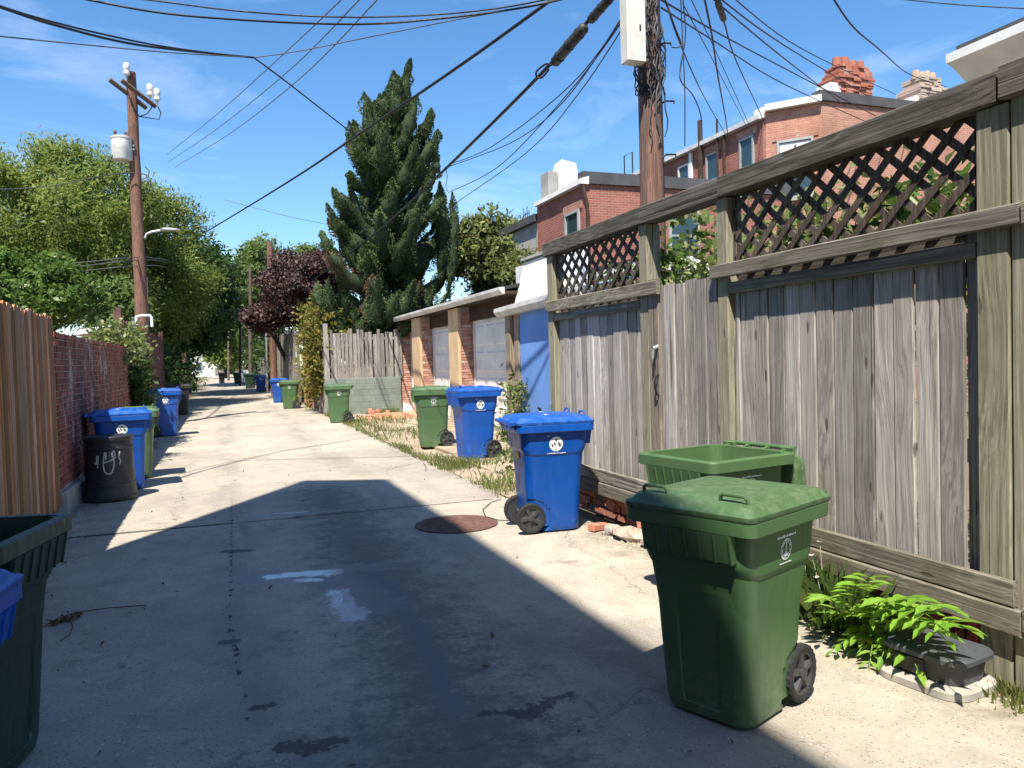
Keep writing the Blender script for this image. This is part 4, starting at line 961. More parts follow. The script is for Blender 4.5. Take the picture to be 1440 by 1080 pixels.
for k in range(4): m.tube([(XH+.6, 25.4+k*.18, 6.3), (XH+.6, 25.4+k*.18, 6.9+.15*(k % 2))], .015, 5)
m.tube([(XH+.6, 25.4, 6.8), (XH+.6, 25.94, 6.8)], .015, 5); m.build('antenna', 'cable_black', h0)

# three-storey main block
X2, Y2, Z2 = 17.0, 19.5, 9.35
h2 = thing('rowhouse', 'three-storey brick rowhouse block with pale brick bay and ragged chimneys', 'house', (23, 24, 0), world=True)
MB().prism([(X2, 33, -.1), (X2, 21.0, -.1), (X2+.05, 20.9, -.1), (X2+.25, 20.9, -.1), (X2+.25, 33, -.1)], (0, 0, Z2+.1)).build('rear_wall', 'house_brick', h2)
bayP = [(X2+.04, 20.90), (X2+1.15, 19.55)]
bd = Vector((bayP[1][0]-bayP[0][0], bayP[1][1]-bayP[0][1], 0)); bn = Vector((bd.y, -bd.x, 0)).normalized()
if bn.x > 0: bn = -bn
MB().prism([(bayP[0][0], bayP[0][1], -.1), (bayP[1][0], bayP[1][1], -.1), (bayP[1][0]+.1, bayP[1][1]+.4, -.1), (bayP[0][0]+.6, bayP[0][1]+.2, -.1)], (0, 0, Z2+.25)).build('bay_wall', 'house_brick_pale', h2)
MB().box((X2+1.16, Y2+.05, -.1), (34, 26, Z2+.2)).build('side_wall', 'house_brick_mid', h2)
MB().box((X2+.26, 20.95, 9.0), (X2+1.3, 33, Z2)).build('rear_core', 'house_brick', h2)
MB().box((X2+1.0, Y2-.03, Z2+.21), (34, Y2+.35, Z2+.52)).build('parapet', 'roof_tar', h2)
m = MB().prism([(bayP[0][0]-.15, bayP[0][1]-.15, Z2+.16), (bayP[1][0]-.15, bayP[1][1]-.15, Z2+.16), (bayP[1][0]+.3, bayP[1][1]+.3, Z2+.16), (bayP[0][0]+.3, bayP[0][1]+.3, Z2+.16)], (0, 0, .2)); m.build('bay_coping', 'coping_white', h2)
MB().prism([(X2-.22, 20.95, Z2-.05), (X2+.2, 20.95, Z2-.05), (X2+.2, 20.95, Z2+.22), (X2-.22, 20.95, Z2+.1)], (0, 12, 0)).build('eave', 'gutter_paint', h2)
MB().box((X2-.1, 20.9, Z2-.02), (X2+.5, 21.3, Z2+.32)).build('eave_end', 'coping_white', h2)
def on_wall(px, py): return atx(px, py, X2)
for (pxl, pxr, pyt, h, wh) in ((955, 971, 232, 1.5, True), (994, 1011, 215, 1.9, False), (1041, 1061, 193, 2.1, False)):
    a, b_ = on_wall(pxl, pyt), on_wall(pxr, pyt); w = float(a[1]-b_[1]); zt = float((a[2]+b_[2])/2)
    window(h2, (X2-.003, float(a[1]), zt-h), (0, -1, 0), (-1, 0, 0), w, h, white=wh, lintel=None if wh else 'house_brick_mid')
o0 = Vector((bayP[0][0], bayP[0][1], 0))+bd.normalized()*.36+bn*.004
window(h2, (o0.x, o0.y, 6.6), bd, bn, 1.12, 1.9, curtain=True, lintel='house_brick_mid')
p = on_wall(972, 205); MB().box((X2-.09, float(p[1])-.12, 5), (X2-.02, float(p[1])+.05, Z2-.1)).build('downspout', 'coping_white', h2)
for px, top in ((989, 170), (1013, 168), (1023, 190)):
    p = on_wall(px, top); MB().tube([(X2-.15, float(p[1]), 5.5), (X2-.15, float(p[1]), float(p[2]))], .09 if px == 989 else .04, 8).build('vent_pipe', 'dark_beam', h2, smooth=40)
# ragged brick chimneys
def chimney(par, cx, cy, z0, w, d, hgt, mat, seed):
    rr = random.Random(seed); m = MB(); z = z0; k = 0; n = int(hgt/.078)
    for k in range(n):
        t = k/n; fl = 1+(.10 if .45 < t < .62 else .16 if .62 <= t < .72 else 0)-(.10 if t > .85 else 0); ww, dd = w/2*fl, d/2*fl
        for q_ in range(5):      # bricks of one course, some missing towards the top
            x0 = cx-ww+2*ww*q_/5; x1 = cx-ww+2*ww*(q_+1)/5
            if rr.random() < (.04 if t < .75 else .3): continue
            j = rr.uniform(-.035, .035); m.box((x0+.004, cy-dd+j, z), (x1-.004, cy+dd+rr.uniform(-.03, .03), z+.07))
        m.box((cx-ww*.9, cy-dd*.85, z-.002), (cx+ww*.9, cy+dd*.85, z+.0775)); z += .078
    c = m.build('chimney', mat, par); c['kind'] = 'stuff'
    for k in range(4):
        a = cx-w*.36+w*.24*k; h_ = rr.uniform(.18, .34); m = MB(); m.lathe([(.15, -.05), (.14, h_*.6), (.125, h_), (.095, h_), (.095, h_*.4)], 12, 2, (a, cy-d*.1, z)); m.build('chimney_pot', mat, c, rel=par['_o'], smooth=40)
    return c
cp = aty(1190, 130, Y2+.5); chimney(h2, float(cp[0]), Y2+.48, Z2+.1, 1.35, .8, 1.45, 'brick_chimney', 5)
MB().box((float(cp[0])-1.05, Y2+.1, Z2+.3), (float(cp[0])-.6, Y2+.7, Z2+.85)).build('flashing', 'coping_white', h2)
cp = aty(1296, 130, Y2+1.5); chimney(h2, float(cp[0]), Y2+1.5, Z2+.3, 1.1, .9, 1.7, 'chimney_stone', 8)
MB().box((float(cp[0])-.75, Y2+1.1, Z2+.3), (float(cp[0])-.1, Y2+1.9, Z2+1.2)).build('flashing', 'coping_white', h2)
for (ya, yb) in ((27.6, 28.3), (29.2, 29.9)): MB().tube([(X2-.2, ya, Z2-.5), (X2-.2, ya, Z2+1.0), (X2-.2, yb, Z2+1.0), (X2-.2, yb, Z2-.2)], .03, 6).build('roof_ladder_rail', 'cable_black', h2)

# white house with deep cornice at the right
h3 = thing('rowhouse', 'white house with deep moulded cornice behind the lattice fence', 'house', (13, 5, 0), world=True)
XW = 10.0; MB().box((XW, 2.5, -.1), (17, 7.55, 4.8)).build('wall', 'white_paint', h3)
MB().box((XW-.10, 2.4, 4.805), (17, 7.62, 5.22)).build('frieze', 'white_paint', h3)
MB().prism([(XW-.10, 2.3, 5.23), (XW+.4, 2.3, 5.23), (XW+.4, 2.3, 5.62), (XW-.62, 2.3, 5.62), (XW-.62, 2.3, 5.50), (XW-.5, 2.3, 5.46), (XW-.3, 2.3, 5.32)], (0, 5.5, 0)).build('cornice', 'white_paint', h3)
MB().box((XW-.55, 2.35, 5.625), (17, 7.7, 5.70)).build('roof', 'roof_tar', h3)

# white block shed behind the gate
sh = thing('shed', 'whitewashed shed with pale coping seen over the gate', 'shed', (8.2, 12, 0), world=True)
MB().box((6.6, 10.6, -.1), (9.4, 12.6, 2.98)).build('wall', 'stucco_grey', sh); MB().box((6.5, 10.5, 2.985), (9.5, 12.7, 3.2)).build('coping', 'coping_white', sh)

# tall house behind the viewer on the left: its chamfered end throws the big shadow on the alley
LS = 7.65; HB = LS*math.tan(SUN_EL)
def back(p): return (p[0]-.527*LS, p[1]-.85*LS)
A_, B_ = back((1.02, 11.26)), back((2.13, 10.74)); C_ = (back((2.30, 2.2))[0], -14.0)
K_ = back((.62, 10.78))
lh = thing('rowhouse', 'tall brick rowhouse on the left whose shadow covers the near alley', 'house', (-5, -4, 0), world=True)
MB().prism([(A_[0], A_[1], -.1), (B_[0], B_[1], -.1), (C_[0], C_[1], -.1), (-6.5, -14, -.1), (-6.5, A_[1]-6.0, -.1)], (0, 0, HB+.1)).build('wall', 'house_brick', lh)
MB().prism([(A_[0], A_[1]-.02, HB+.002), (B_[0]-.02, B_[1]-.02, HB+.002), (C_[0]-.02, C_[1], HB+.002), (-6.4, -13.9, HB+.002), (-6.4, A_[1]-6.1, HB+.002)], (0, 0, .05)).build('roof', 'roof_tar', lh)
for y in (-9, -6, -3, 0):
    for z in (1.2, 4.6, 8.0): window(lh, (C_[0]+(B_[0]-C_[0])*(y+14)/(B_[1]+14)+.003, y, z), (0, 1, 0), (1, 0, 0), 1.0, 1.8, lintel='house_brick_mid')

# ------------------------------------------------------------------ utility poles
def pole(name, label, p0, p1, r0p, r1p, mat='pole_wood', rough=True, n=18):
    t = thing(name, label, 'utility pole', (float(p0[0]), float(p0[1]), 0), world=True); m = MB(); K = 14; path = []; rad = []
    for k in range(K+1):
        f = k/K; path.append([p0[i]+(p1[i]-p0[i])*f+(R.uniform(-.008, .008) if i < 2 else 0) for i in range(3)]); rad.append((r0p+(r1p-r0p)*f)*R.uniform(.97, 1.03))
    m.tube(path, rad, n); m.build('shaft', mat, t, smooth=60); return t
PR = (5.06, 8.35)
upr = pole('utility_pole', 'thick brown utility pole with junction box rising behind the fence', (PR[0]+.01, PR[1], -.2), (PR[0]+.0, PR[1], 10.6), .152, .125)
def ppt(px, py): return aty(px, py, PR[1])
# junction box and hanging bundle of black drop wires
ppt = lambda px, py: aty(px, py, PR[1]-.3)
bx = [ppt(882, 84), ppt(904, 75), ppt(904, -30), ppt(882, -30)]
xa, xb = float(bx[0][0]), float(bx[1][0]); zb, zt = float(bx[0][2]), float(bx[2][2])
bxx = MB(); bxx.cbox((xa, PR[1]-.32, zb), (xb+.04, PR[1]-.14, zt), .012, 2); bxo = bxx.build('junction_box', 'box_paint', upr)
MB().box((xb-.05, PR[1]-.325, zb+.35), (xb-.03, PR[1]-.318, zb+.42)).build('box_latch', 'cable_black', bxo)
rr = random.Random(21)
for k in range(30):
    x0 = PR[0]+rr.uniform(-.13, .10); zz = zb+rr.uniform(-.15, 1.3); L = rr.uniform(.3, 1.1); pts = []; yy = PR[1]-.15-rr.uniform(0, .06)
    for i in range(9):
        t = i/8; pts.append((x0+rr.uniform(-.03, .03)+.03*math.sin(t*7+k), yy-.05*math.sin(math.pi*t)*rr.random(), zz-L*t))
    MB().tube(pts, rr.choice([.006, .008, .011]), 5).build('drop_wire', rr.choice(['cable_black', 'cable_black', 'cable_grey']), upr, smooth=60)
for k in range(10):
    x0 = PR[0]-.22+rr.uniform(-.06, .2); pts = [(x0+.08*math.sin(a*1.3+k)+rr.uniform(-.02, .02), PR[1]-.17-.04*math.cos(a), zb-.02-.14*(1-math.cos(a))*rr.uniform(.7, 1.2)) for a in np.linspace(0, 2*math.pi, 12)]
    MB().tube(pts, .008, 5).build('wire_loop', 'cable_black', upr, smooth=60)
MB().tube([(PR[0]+.15, PR[1]-.05, 1.0), (PR[0]+.14, PR[1]-.06, 4.0), (PR[0]+.12, PR[1]-.06, 7.5)], .014, 6).build('ground_wire', 'cable_black', upr)
MB().tube([(PR[0]-.14, PR[1]-.09, 3.2), (PR[0]-.13, PR[1]-.1, 5.2), (PR[0]-.14, PR[1]-.1, 7.2)], .010, 6).build('ground_wire', 'cable_grey', upr)
for (z, L) in ((4.75, .13), (4.1, .14), (5.45, .1)):
    MB().tube([(PR[0]+.08, PR[1]-.10, z-.06), (PR[0]+.14, PR[1]-.13, z), (PR[0]+.14+L, PR[1]-.13, z+.01), (PR[0]+.14+L, PR[1]-.13, z-.02)], .012, 6).build('step_bolt', 'cable_black', upr)
MB().cbox((PR[0]-1.2, PR[1]-.24, 9.6), (PR[0]+1.1, PR[1]-.13, 9.72), .01, 0).build('crossarm', 'pole_grey', upr)

pb, pt = aty(206, 600, 24.3), aty(184, 102, 24.3)
upl = pole('utility_pole', 'tall brown utility pole with transformer, crossarms and street lamp', (float(pb[0]), 24.3, -.2), (float(pt[0]), 24.3, float(pt[2])), .20, .13)
def q(px, py, dy=0.0): p = aty(px, py, 24.3+dy); return (float(p[0]), float(p[1]), float(p[2]))
# crossarms run obliquely to the alley
for (a, b_, dy) in (((171, 113), (219, 150), -.22), ((154, 112), (206, 152), .22)):
    A, B = Vector(q(*a, dy-.5)), Vector(q(*b_, dy+.0)); d = (B-A); MB().tube([A, B], .075, 4).build('crossarm', 'pole_grey', upl)
for (a, b_) in (((178, 112), (179, 95)), ((211, 142), (212, 124)), ((221, 148), (222, 131))):
    A, B = Vector(q(*a, -.25)), Vector(q(*b_, -.25)); ins = MB(); ins.tube([A, A+(B-A)*.45], .02, 6); i_ = ins.build('insulator_pin', 'galvanised', upl)
    MB().lathe([(.04, 0), (.085, .05), (.085, .12), (.065, .14), (.09, .2), (.09, .3), (.06, .36), (.0, .37)], 14, 2, tuple(A+(B-A)*.3)).build('insulator', 'insulator', upl, smooth=40)
tc = q(172, 226, -.15); th_ = q(172, 193, -.15)[2]-tc[2]
tr = MB().lathe([(.25, 0), (.27, .03), (.27, th_*.9), (.285, th_*.91), (.285, th_*.97), (.24, th_), (.0, th_+.03)], 24, 2, tc).build('transformer', 'transformer_paint', upl, smooth=35)
for dx in (-.15, .12): MB().lathe([(.03, 0), (.055, .04), (.03, .08), (.05, .12), (.025, .17), (.0, .2)], 10, 2, (tc[0]+dx, tc[1], tc[2]+th_)).build('bushing', 'pole_grey', tr, smooth=40)
MB().box((tc[0]+.22, tc[1]-.06, tc[2]+.3), (float(pt[0])+.02, tc[1]+.08, tc[2]+.4)).build('bracket', 'galvanised', upl)
MB().box((tc[0]+.22, tc[1]-.06, tc[2]+th_-.3), (float(pt[0])+.02, tc[1]+.08, tc[2]+th_-.2)).build('bracket', 'galvanised', upl)
la = [q(204, 335, -.1), q(206, 329, -.1), q(214, 326, -.1), q(232, 323, -.1)]
arm = MB().tube(la, .035, 8).build('lamp_arm', 'galvanised', upl, smooth=50)
lc = q(239, 323, -.1)
MB().loft([rr3(.26, .09, .08, lc[2]-.03, lc[0], lc[1]), rr3(.28, .11, .1, lc[2]-.005, lc[0]+.02, lc[1]), rr3(.2, .08, .07, lc[2]+.035, lc[0], lc[1]), rr3(.07, .04, .03, lc[2]+.055, lc[0]-.1, lc[1])]).build('lamp_head', 'galvanised', arm, smooth=40)
MB().lathe([(.045, 0), (.045, .08), (.03, .1), (.0, .1)], 10, 2, (lc[0]-.05, lc[1], lc[2]+.045)).build('photocell', 'cable_grey', arm, smooth=40)
for pts in (((177, 118), (180, 130), (186, 150), (196, 164)), ((196, 164), (207, 160), (213, 152), (214, 142)), ((196, 164), (210, 166), (224, 168), (226, 158), (222, 150)), ((170, 190), (160, 215), (153, 232), (160, 245), (190, 243)), ((197, 243), (205, 246), (212, 258), (208, 270), (200, 262)), ((204, 235), (210, 240), (208, 250), (199, 252))):
    MB().tube([q(*p, -.3) for p in pts], .016, 5).build('jumper_wire', 'cable_black' if pts[0][1] < 200 else 'cable_grey', upl, smooth=60)
MB().tube([q(207, 390, -.15), q(209, 470, -.15), q(210, 560, -.15)], .012, 6).build('riser_pipe', 'cable_grey', upl)

fp = lambda px, py, Y: [float(v) for v in aty(px, py, Y)]
a, b_ = fp(386, 548, 45), fp(379, 340, 45); pole('utility_pole', 'reddish wooden pole standing in the purple plum tree', (a[0], 45, -.1), (b_[0], 45, b_[2]), .2, .16)
a, b_ = fp(352, 540, 62), fp(352, 375, 62); pole('utility_pole', 'far grey pole beyond the plum tree', (a[0], 62, -.1), (b_[0], 62, b_[2]), .16, .12, 'pole_grey')
a, b_ = fp(376, 549, 49), fp(374, 458, 49); single('metal_pole', MB().tube([(a[0], 49, -.1), (b_[0], 49, b_[2])], .06, 10), 'galvanised', 'thin grey metal pole next to the far blue cart', 'pole', (a[0], 49, 0))
sl = thing('street_lamp', 'far street lamp on a slim pole over the shaded alley', 'street lamp', (fp(337, 530, 70)[0], 70, 0), world=True)
a, b_ = fp(337, 535, 70), fp(338, 408, 70); MB().tube([(a[0], 70, -.1), (b_[0], 70, b_[2])], .11, 8).build('shaft', 'cable_black', sl); MB().loft([rr3(.6, .16, .1, b_[2], b_[0]-.3, 70), rr3(.45, .1, .08, b_[2]+.12, b_[0]-.3, 70)]).build('lamp_head', 'galvanised', sl)
a, b_ = fp(321, 527, 95), fp(321, 440, 95); pole('utility_pole', 'slim dark pole near the end of the alley', (a[0], 95, -.1), (b_[0], 95, b_[2]), .14, .1, 'pole_grey')
a = fp(259, 532, 58); b_ = fp(259, 460, 58); pole('utility_pole', 'grey pole standing in the dark tree shade on the left', (a[0], 58, -.1), (b_[0], 58, b_[2]), .2, .16, 'pole_grey')

# ------------------------------------------------------------------ overhead wires, each from pixels with a depth in metres
def wire(label, pts, r, mat='cable_black', group='overhead wires', name='overhead_wire', seg=7, cat='wire'):
    P = [Vector(fp(*p)) for p in pts]; path = []
    for i in range(len(P)-1):
        p0, p1, p2, p3 = P[max(i-1, 0)], P[i], P[i+1], P[min(i+2, len(P)-1)]
        for k in range(seg):
            t = k/seg; path.append(.5*((2*p1)+(-p0+p2)*t+(2*p0-5*p1+4*p2-p3)*t*t+(-p0+3*p1-3*p2+p3)*t**3))
    path.append(P[-1]); return single(name, MB().tube(path, r, 6), mat, label, cat, P[0], group, smooth=60)
wire('thick black cable sagging across the juniper top towards the left trees', [(890, -85, 8.4), (775, 0, 9.8), (640, 97, 12), (500, 192, 16), (400, 259, 22), (275, 335, 42)], .024)
wc = wire('thick black cable with splice cases crossing in front of the juniper', [(885, -40, 8.4), (852, 0, 8.9), (757, 108, 10.5), (627, 237, 14.5), (560, 300, 19), (513, 340, 24), (430, 402, 38)], .026)
def splice(label, p, q_, r):
    A, B = Vector(fp(*p)), Vector(fp(*q_)); d = (B-A); t = thing('splice_case', label, 'splice case', A, world=True)
    MB().tube([A+d*f for f in (0, .03, .06, .5, .94, .97, 1)], [r*.45, r*.8, r, r, r, r*.8, r*.45], 10).build('case', 'black_plastic', t, smooth=40)
    for f in (.2, .5, .8): MB().tube([A+d*(f-.012), A+d*(f+.012)], r*1.1, 10).build('strap', 'cable_black', t, smooth=40)
splice('long black splice case hanging on the thick cable', (824, 36, 9.25), (778, 90, 10.0), .075)
splice('slimmer black splice case above the long one', (862, -8, 8.7), (829, 30, 9.2), .06)
wire('loop of black cable under the splice case', [(776, 92, 10.0), (768, 90, 10.1), (755, 100, 10.3), (755, 108, 10.4), (762, 109, 10.3), (772, 98, 10.1)], .014)
for k, (lab, pts) in enumerate((('thin drop wire ending beside the juniper crown', [(893, 0, 8.4), (800, 122, 11), (690, 207, 16), (632, 231, 20)]),
    ('thin drop wire just under the one beside the crown', [(890, 0, 8.4), (795, 140, 11), (720, 200, 15), (632, 234, 20)]),
    ('thin drop wire reaching the juniper lower side top', [(896, 0, 8.4), (800, 130, 11), (700, 235, 16), (632, 270, 21)]),
    ('lowest thin drop wire running to the garage roof', [(900, 0, 8.4), (815, 130, 11), (740, 215, 15), (643, 284, 21)]))):
    wire(lab, pts, .009)
for k, (lab, pts) in enumerate((('primary line, left of three parallel wires over the alley', [(490, -10, 14), (400, 75, 22), (300, 165, 36), (235, 217, 52)]),
    ('primary line, middle of three parallel wires over the alley', [(510, -5, 14), (400, 105, 23), (300, 185, 38), (236, 228, 52)]),
    ('primary line, right of three parallel wires over the alley', [(535, -5, 14), (420, 112, 22), (320, 190, 36), (246, 235, 52)]))):
    wire(lab, pts, .013, 'cable_grey')
J = (357, 81, 13.5)
wire('black service wire falling from the wire junction to the thick cable', [J, (400, 113, 14), (450, 152, 15), (500, 191, 16)], .013)
wire('upper black service wire from the junction to the left', [(-60, -12, 10), (60, 27, 11), (200, 60, 12.3), (300, 75, 13), J], .013)
wire('lower black service wire from the junction to the left', [(-60, -8, 9.6), (0, 10, 10.2), (80, 36, 11), (200, 64, 12.2), J], .017)
wire('thin grey guy wire from the junction to the left', [(-60, 44, 9.5), (0, 51, 10.2), (120, 63, 11.3), (240, 74, 12.4), J], .009, 'cable_grey')
wire('thin grey wire from the junction up to the pole', [J, (420, 72, 12.6), (520, 52, 11.2), (640, 28, 10), (780, 0, 9), (890, -40, 8.4)], .008, 'cable_grey')
wire('upper of two dark wires arching along the top of the sky', [(60, -18, 11), (210, 0, 10.8), (340, 16, 10.4), (480, 24, 10), (620, 20, 9.6), (740, 5, 9.1), (890, -30, 8.4)], .010)
wire('lower of two dark wires arching along the top of the sky', [(60, -16, 11), (125, 0, 11), (260, 22, 10.6), (480, 34, 10), (620, 26, 9.6), (770, 4, 9), (890, -35, 8.4)], .013)
wire('thin wire across the left tree crowns to the pole', [(-40, 268, 20), (70, 262, 22), (140, 248, 23.6), (186, 242, 24.2)], .012, 'cable_grey')
wire('thin wire from the left trees to the juniper', [(316, 281, 40), (400, 303, 36), (480, 319, 30), (520, 322, 27)], .012, 'cable_grey')
for k, (y0, y1, yl) in enumerate(((364, 362, 370), (366, 366, 375), (376, 374, 382))):
    wire(['upper', 'middle', 'lower'][k]+' of three cables tied to the left pole below the lamp', [(-40, y0+10, 23), (100, yl, 23.6), (192, y1, 24.05), (240, y1+4, 34), (290, 372+12*k, 60)], .012, 'cable_grey')
RW = 8.3
for lab, pts, r in (
    ('drop wire, uppermost of the bundle to the far brick house', [(1025, -8, 8.6), (1130, 70, 13), (1260, 133, 19.3)], .010),
    ('drop wire below the uppermost of the bundle', [(1005, -8, 8.6), (1100, 62, 12), (1220, 135, 19)], .012),
    ('drop wire, third of the bundle to the brick house', [(1000, -4, 8.6), (1090, 72, 12), (1190, 150, 19)], .012),
    ('black drop wire to the brick side wall below the chimney', [(930, 0, 8.4), (1020, 52, 11.5), (1120, 105, 15.5), (1235, 165, 19.3)], .013),
    ('lowest black drop wire to the brick side wall', [(930, 11, 8.4), (1000, 55, 11.5), (1100, 117, 15.5), (1215, 170, 19.3)], .012),
    ('thin wire slanting down to the third-floor window', [(970, -5, 8.5), (1010, 80, 12), (1060, 190, 19.8)], .008),
    ('thin wire slanting down past the eave', [(960, 5, 8.5), (1000, 80, 12), (1050, 178, 20)], .008),
    ('thick wavy drop cable with a clamp reaching the eave', [(1006, -6, 8.6), (1018, 30, 9.5), (1035, 85, 13), (1065, 150, 20), (1092, 212, 22)], .013),
    ('twisted drop cable falling to the downpipe', [(990, -5, 8.5), (1002, 55, 9.5), (1010, 110, 12), (1021, 170, 17), (1025, 205, 21.5)], .014),
    ('long slack wire to the vent pipe', [(935, 0, 8.4), (962, 75, 9), (995, 145, 14), (1030, 205, 21.8)], .010),
    ('hanging wire tail beside the pole', [(957, -5, 8.5), (960, 60, 8.5), (963, 130, 8.5), (963, 205, 8.5)], .007),
    ('curled hanging wire tail beside the pole', [(960, -5, 8.5), (964, 50, 8.5), (957, 95, 8.5), (958, 115, 8.5), (975, 135, 8.8), (986, 165, 9), (984, 195, 9)], .008),
    ('short hooked wire tail beside the pole', [(936, 0, 8.4), (950, 40, 8.4), (958, 62, 8.4), (952, 67, 8.4), (944, 66, 8.4)], .007),
    ('thick wavy cable running to the pale chimney', [(1168, -8, 8), (1200, 38, 9), (1235, 68, 12), (1280, 105, 18), (1330, 122, 22)], .014),
    ('thin wire crossing the sky at the upper right corner', [(1240, -4, 7.5), (1340, 6, 6.8), (1440, 12, 6.2), (1520, 15, 5.7)], .007)):
    wire(lab, pts, r)
o = splice('small black clamp case on the wavy drop cable', (1009, 2, 8.8), (1018, 28, 9.4), .045)
wire('thin wire strand hanging from the cable by the juniper', [(626, 234, 14.5), (629, 248, 14.5), (627, 262, 14.6), (631, 272, 14.6)], .006)

# ------------------------------------------------------------------ vegetation
def clumps_in(px0, px1, py0, py1, Y, dy, n, r, shape=None, seed=0):
    # clump centres inside an ellipsoid whose outline covers the given pixels at depth Y
    rg = np.random.default_rng(seed); a, b_ = aty(px0, (py0+py1)/2, Y), aty(px1, (py0+py1)/2, Y); t, bt = aty((px0+px1)/2, py0, Y), aty((px0+px1)/2, py1, Y)
    c = np.array([(a[0]+b_[0])/2, Y, (t[2]+bt[2])/2]); rad = np.array([abs(b_[0]-a[0])/2-r*.7, dy, (t[2]-bt[2])/2-r*.7])
    out = []
    while len(out) < n:
        p = rg.normal(size=3); p /= np.linalg.norm(p); p *= rg.random()**(1/2.2)
        if shape and not shape(p): continue
        out.append(c+p*rad)
    return np.array(out), c, rad
def tree(label, px0, px1, py0, py1, Y, dy, ncl, r, nl, leafsize, mat, base=None, trunk_r=.22, cat='tree', name='tree', asp=.45, sq=(1, 1, .75), group=None, seed=0, droop=.0, tmat='bark', shape=None, limbs=14):
    C, c, rad = clumps_in(px0, px1, py0, py1, Y, dy, ncl, r, shape, seed+5)
    bx_, by_ = base if base else (c[0], Y); t = thing(name, label, cat, (bx_, by_, 0), group=group, world=True); rg = random.Random(seed)
    top = Vector((c[0], c[1], c[2]+rad[2]*.25)); b0 = Vector((bx_, by_, -.15)); path = [b0+(top-b0)*f+Vector((rg.uniform(-.12, .12), rg.uniform(-.12, .12), 0))*(0 < f < 1) for f in (0, .15, .35, .55, .8, 1)]
    m = MB(); m.tube(path, [trunk_r*1.25, trunk_r, trunk_r*.9, trunk_r*.75, trunk_r*.5, trunk_r*.25], 9)
    for k in range(min(limbs, ncl)):
        e = Vector(C[k]); s0 = path[2]+(path[4]-path[2])*rg.random(); mid = s0.lerp(e, .5)+Vector((0, 0, .25*(e-s0).length*.5)); m.tube([s0, s0.lerp(mid, .6), mid, e], [trunk_r*.42, trunk_r*.3, trunk_r*.22, trunk_r*.07], 6)
    m.build('trunk', tmat, t, smooth=60)
    VV = []
    for p in C:
        Q = blob(p, r*(.6+.7*rg.random()), nl, .35, sq); VV.append(leaves(Q, leafsize, asp, .35, droop, nrm=(Q-p)/r+(Q-c)/rad*.5, nk=1.0))
    V = np.concatenate(VV)
    cr = quads_mesh('crown', V, mat, t, rel=t['_o']); cr['kind'] = 'stuff'; return t
tree('spreading yellow-green tree with feathery crown behind the left pole', -90, 262, 178, 470, 32, 4.2, 170, .95, 620, .155, 'leaf_locust', (-7.2, 32.5), .28, asp=.36, seed=1, droop=.15)
tree('tall feathery green tree right of the left pole', 120, 318, 246, 500, 37, 4.0, 110, 1.05, 520, .175, 'leaf_locust', (-4.6, 37), .26, asp=.38, seed=2, droop=.15)
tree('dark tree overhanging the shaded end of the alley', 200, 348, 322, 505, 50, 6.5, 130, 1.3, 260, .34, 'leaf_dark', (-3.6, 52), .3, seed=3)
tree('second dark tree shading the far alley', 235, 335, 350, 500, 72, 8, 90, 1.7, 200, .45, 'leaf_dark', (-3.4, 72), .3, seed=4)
tree('grey-green tall tree behind the plum tree', 318, 402, 318, 470, 80, 5, 60, 1.5, 220, .45, 'leaf_mid', (4.4, 80), .3, seed=6)
tree('dull green tree rising behind the purple crown', 385, 470, 335, 470, 62, 4, 50, 1.2, 220, .36, 'leaf_mid', (7.6, 62), .25, seed=7)
tree('light green tree at the end of the alley', 282, 350, 438, 535, 118, 6, 60, 1.5, 200, .5, 'leaf_locust', (.6, 118), .25, seed=8)
tree('purple-leaved plum tree leaning over the grey fences', 346, 500, 334, 470, 39, 3.2, 110, .75, 420, .15, 'leaf_plum', (5.0, 40), .22, asp=.55, seed=9)
tree('purple lower bough of plum tree over the blue carts', 330, 410, 425, 474, 41, 2.0, 34, .6, 260, .19, 'leaf_plum', (4.2, 44), .12, asp=.55, seed=10)
tree('olive green broadleaf tree between juniper and chimney', 612, 775, 292, 430, 28, 2.6, 75, .7, 300, .19, 'leaf_olive', (10.2, 28), .2, asp=.5, seed=11)
tree('pale leafy shrub under the grey rowhouse wing', 700, 760, 330, 420, 22, 1.2, 26, .45, 220, .13, 'leaf_olive', (8.3, 22), .1, asp=.5, seed=12)
tree('bright green bushy tree above the brick wall and cedar fence', -110, 158, 338, 500, 14.2, 1.7, 80, .36, 230, .11, 'leaf_bright', (-4.3, 14.4), .12, asp=.45, seed=13)
tree('dark green understorey bush by the redwood fence', 120, 215, 380, 500, 27, 2.2, 45, .75, 260, .2, 'leaf_mid', (-4.2, 27), .12, seed=14)
for k, (px0, px1, py0, py1, Y) in enumerate(((150, 260, 380, 540, 160), (210, 330, 400, 532, 175), (330, 420, 410, 530, 150), (400, 520, 400, 525, 165), (290, 360, 430, 528, 185))):
    tree(['distant tree closing the view left of the alley', 'distant tall tree straight down the alley', 'distant tree right of the alley end', 'distant tree far behind the plum', 'farthest tree at the vanishing point of the alley'][k], px0, px1, py0, py1, Y, 7, 45, 2.6, 150, .8, 'leaf_mid' if k % 2 else 'leaf_dark', None, .4, seed=20+k, group='distant trees', limbs=4)
def clipx(p, x=3.68): return p[p[:, 0] > x]
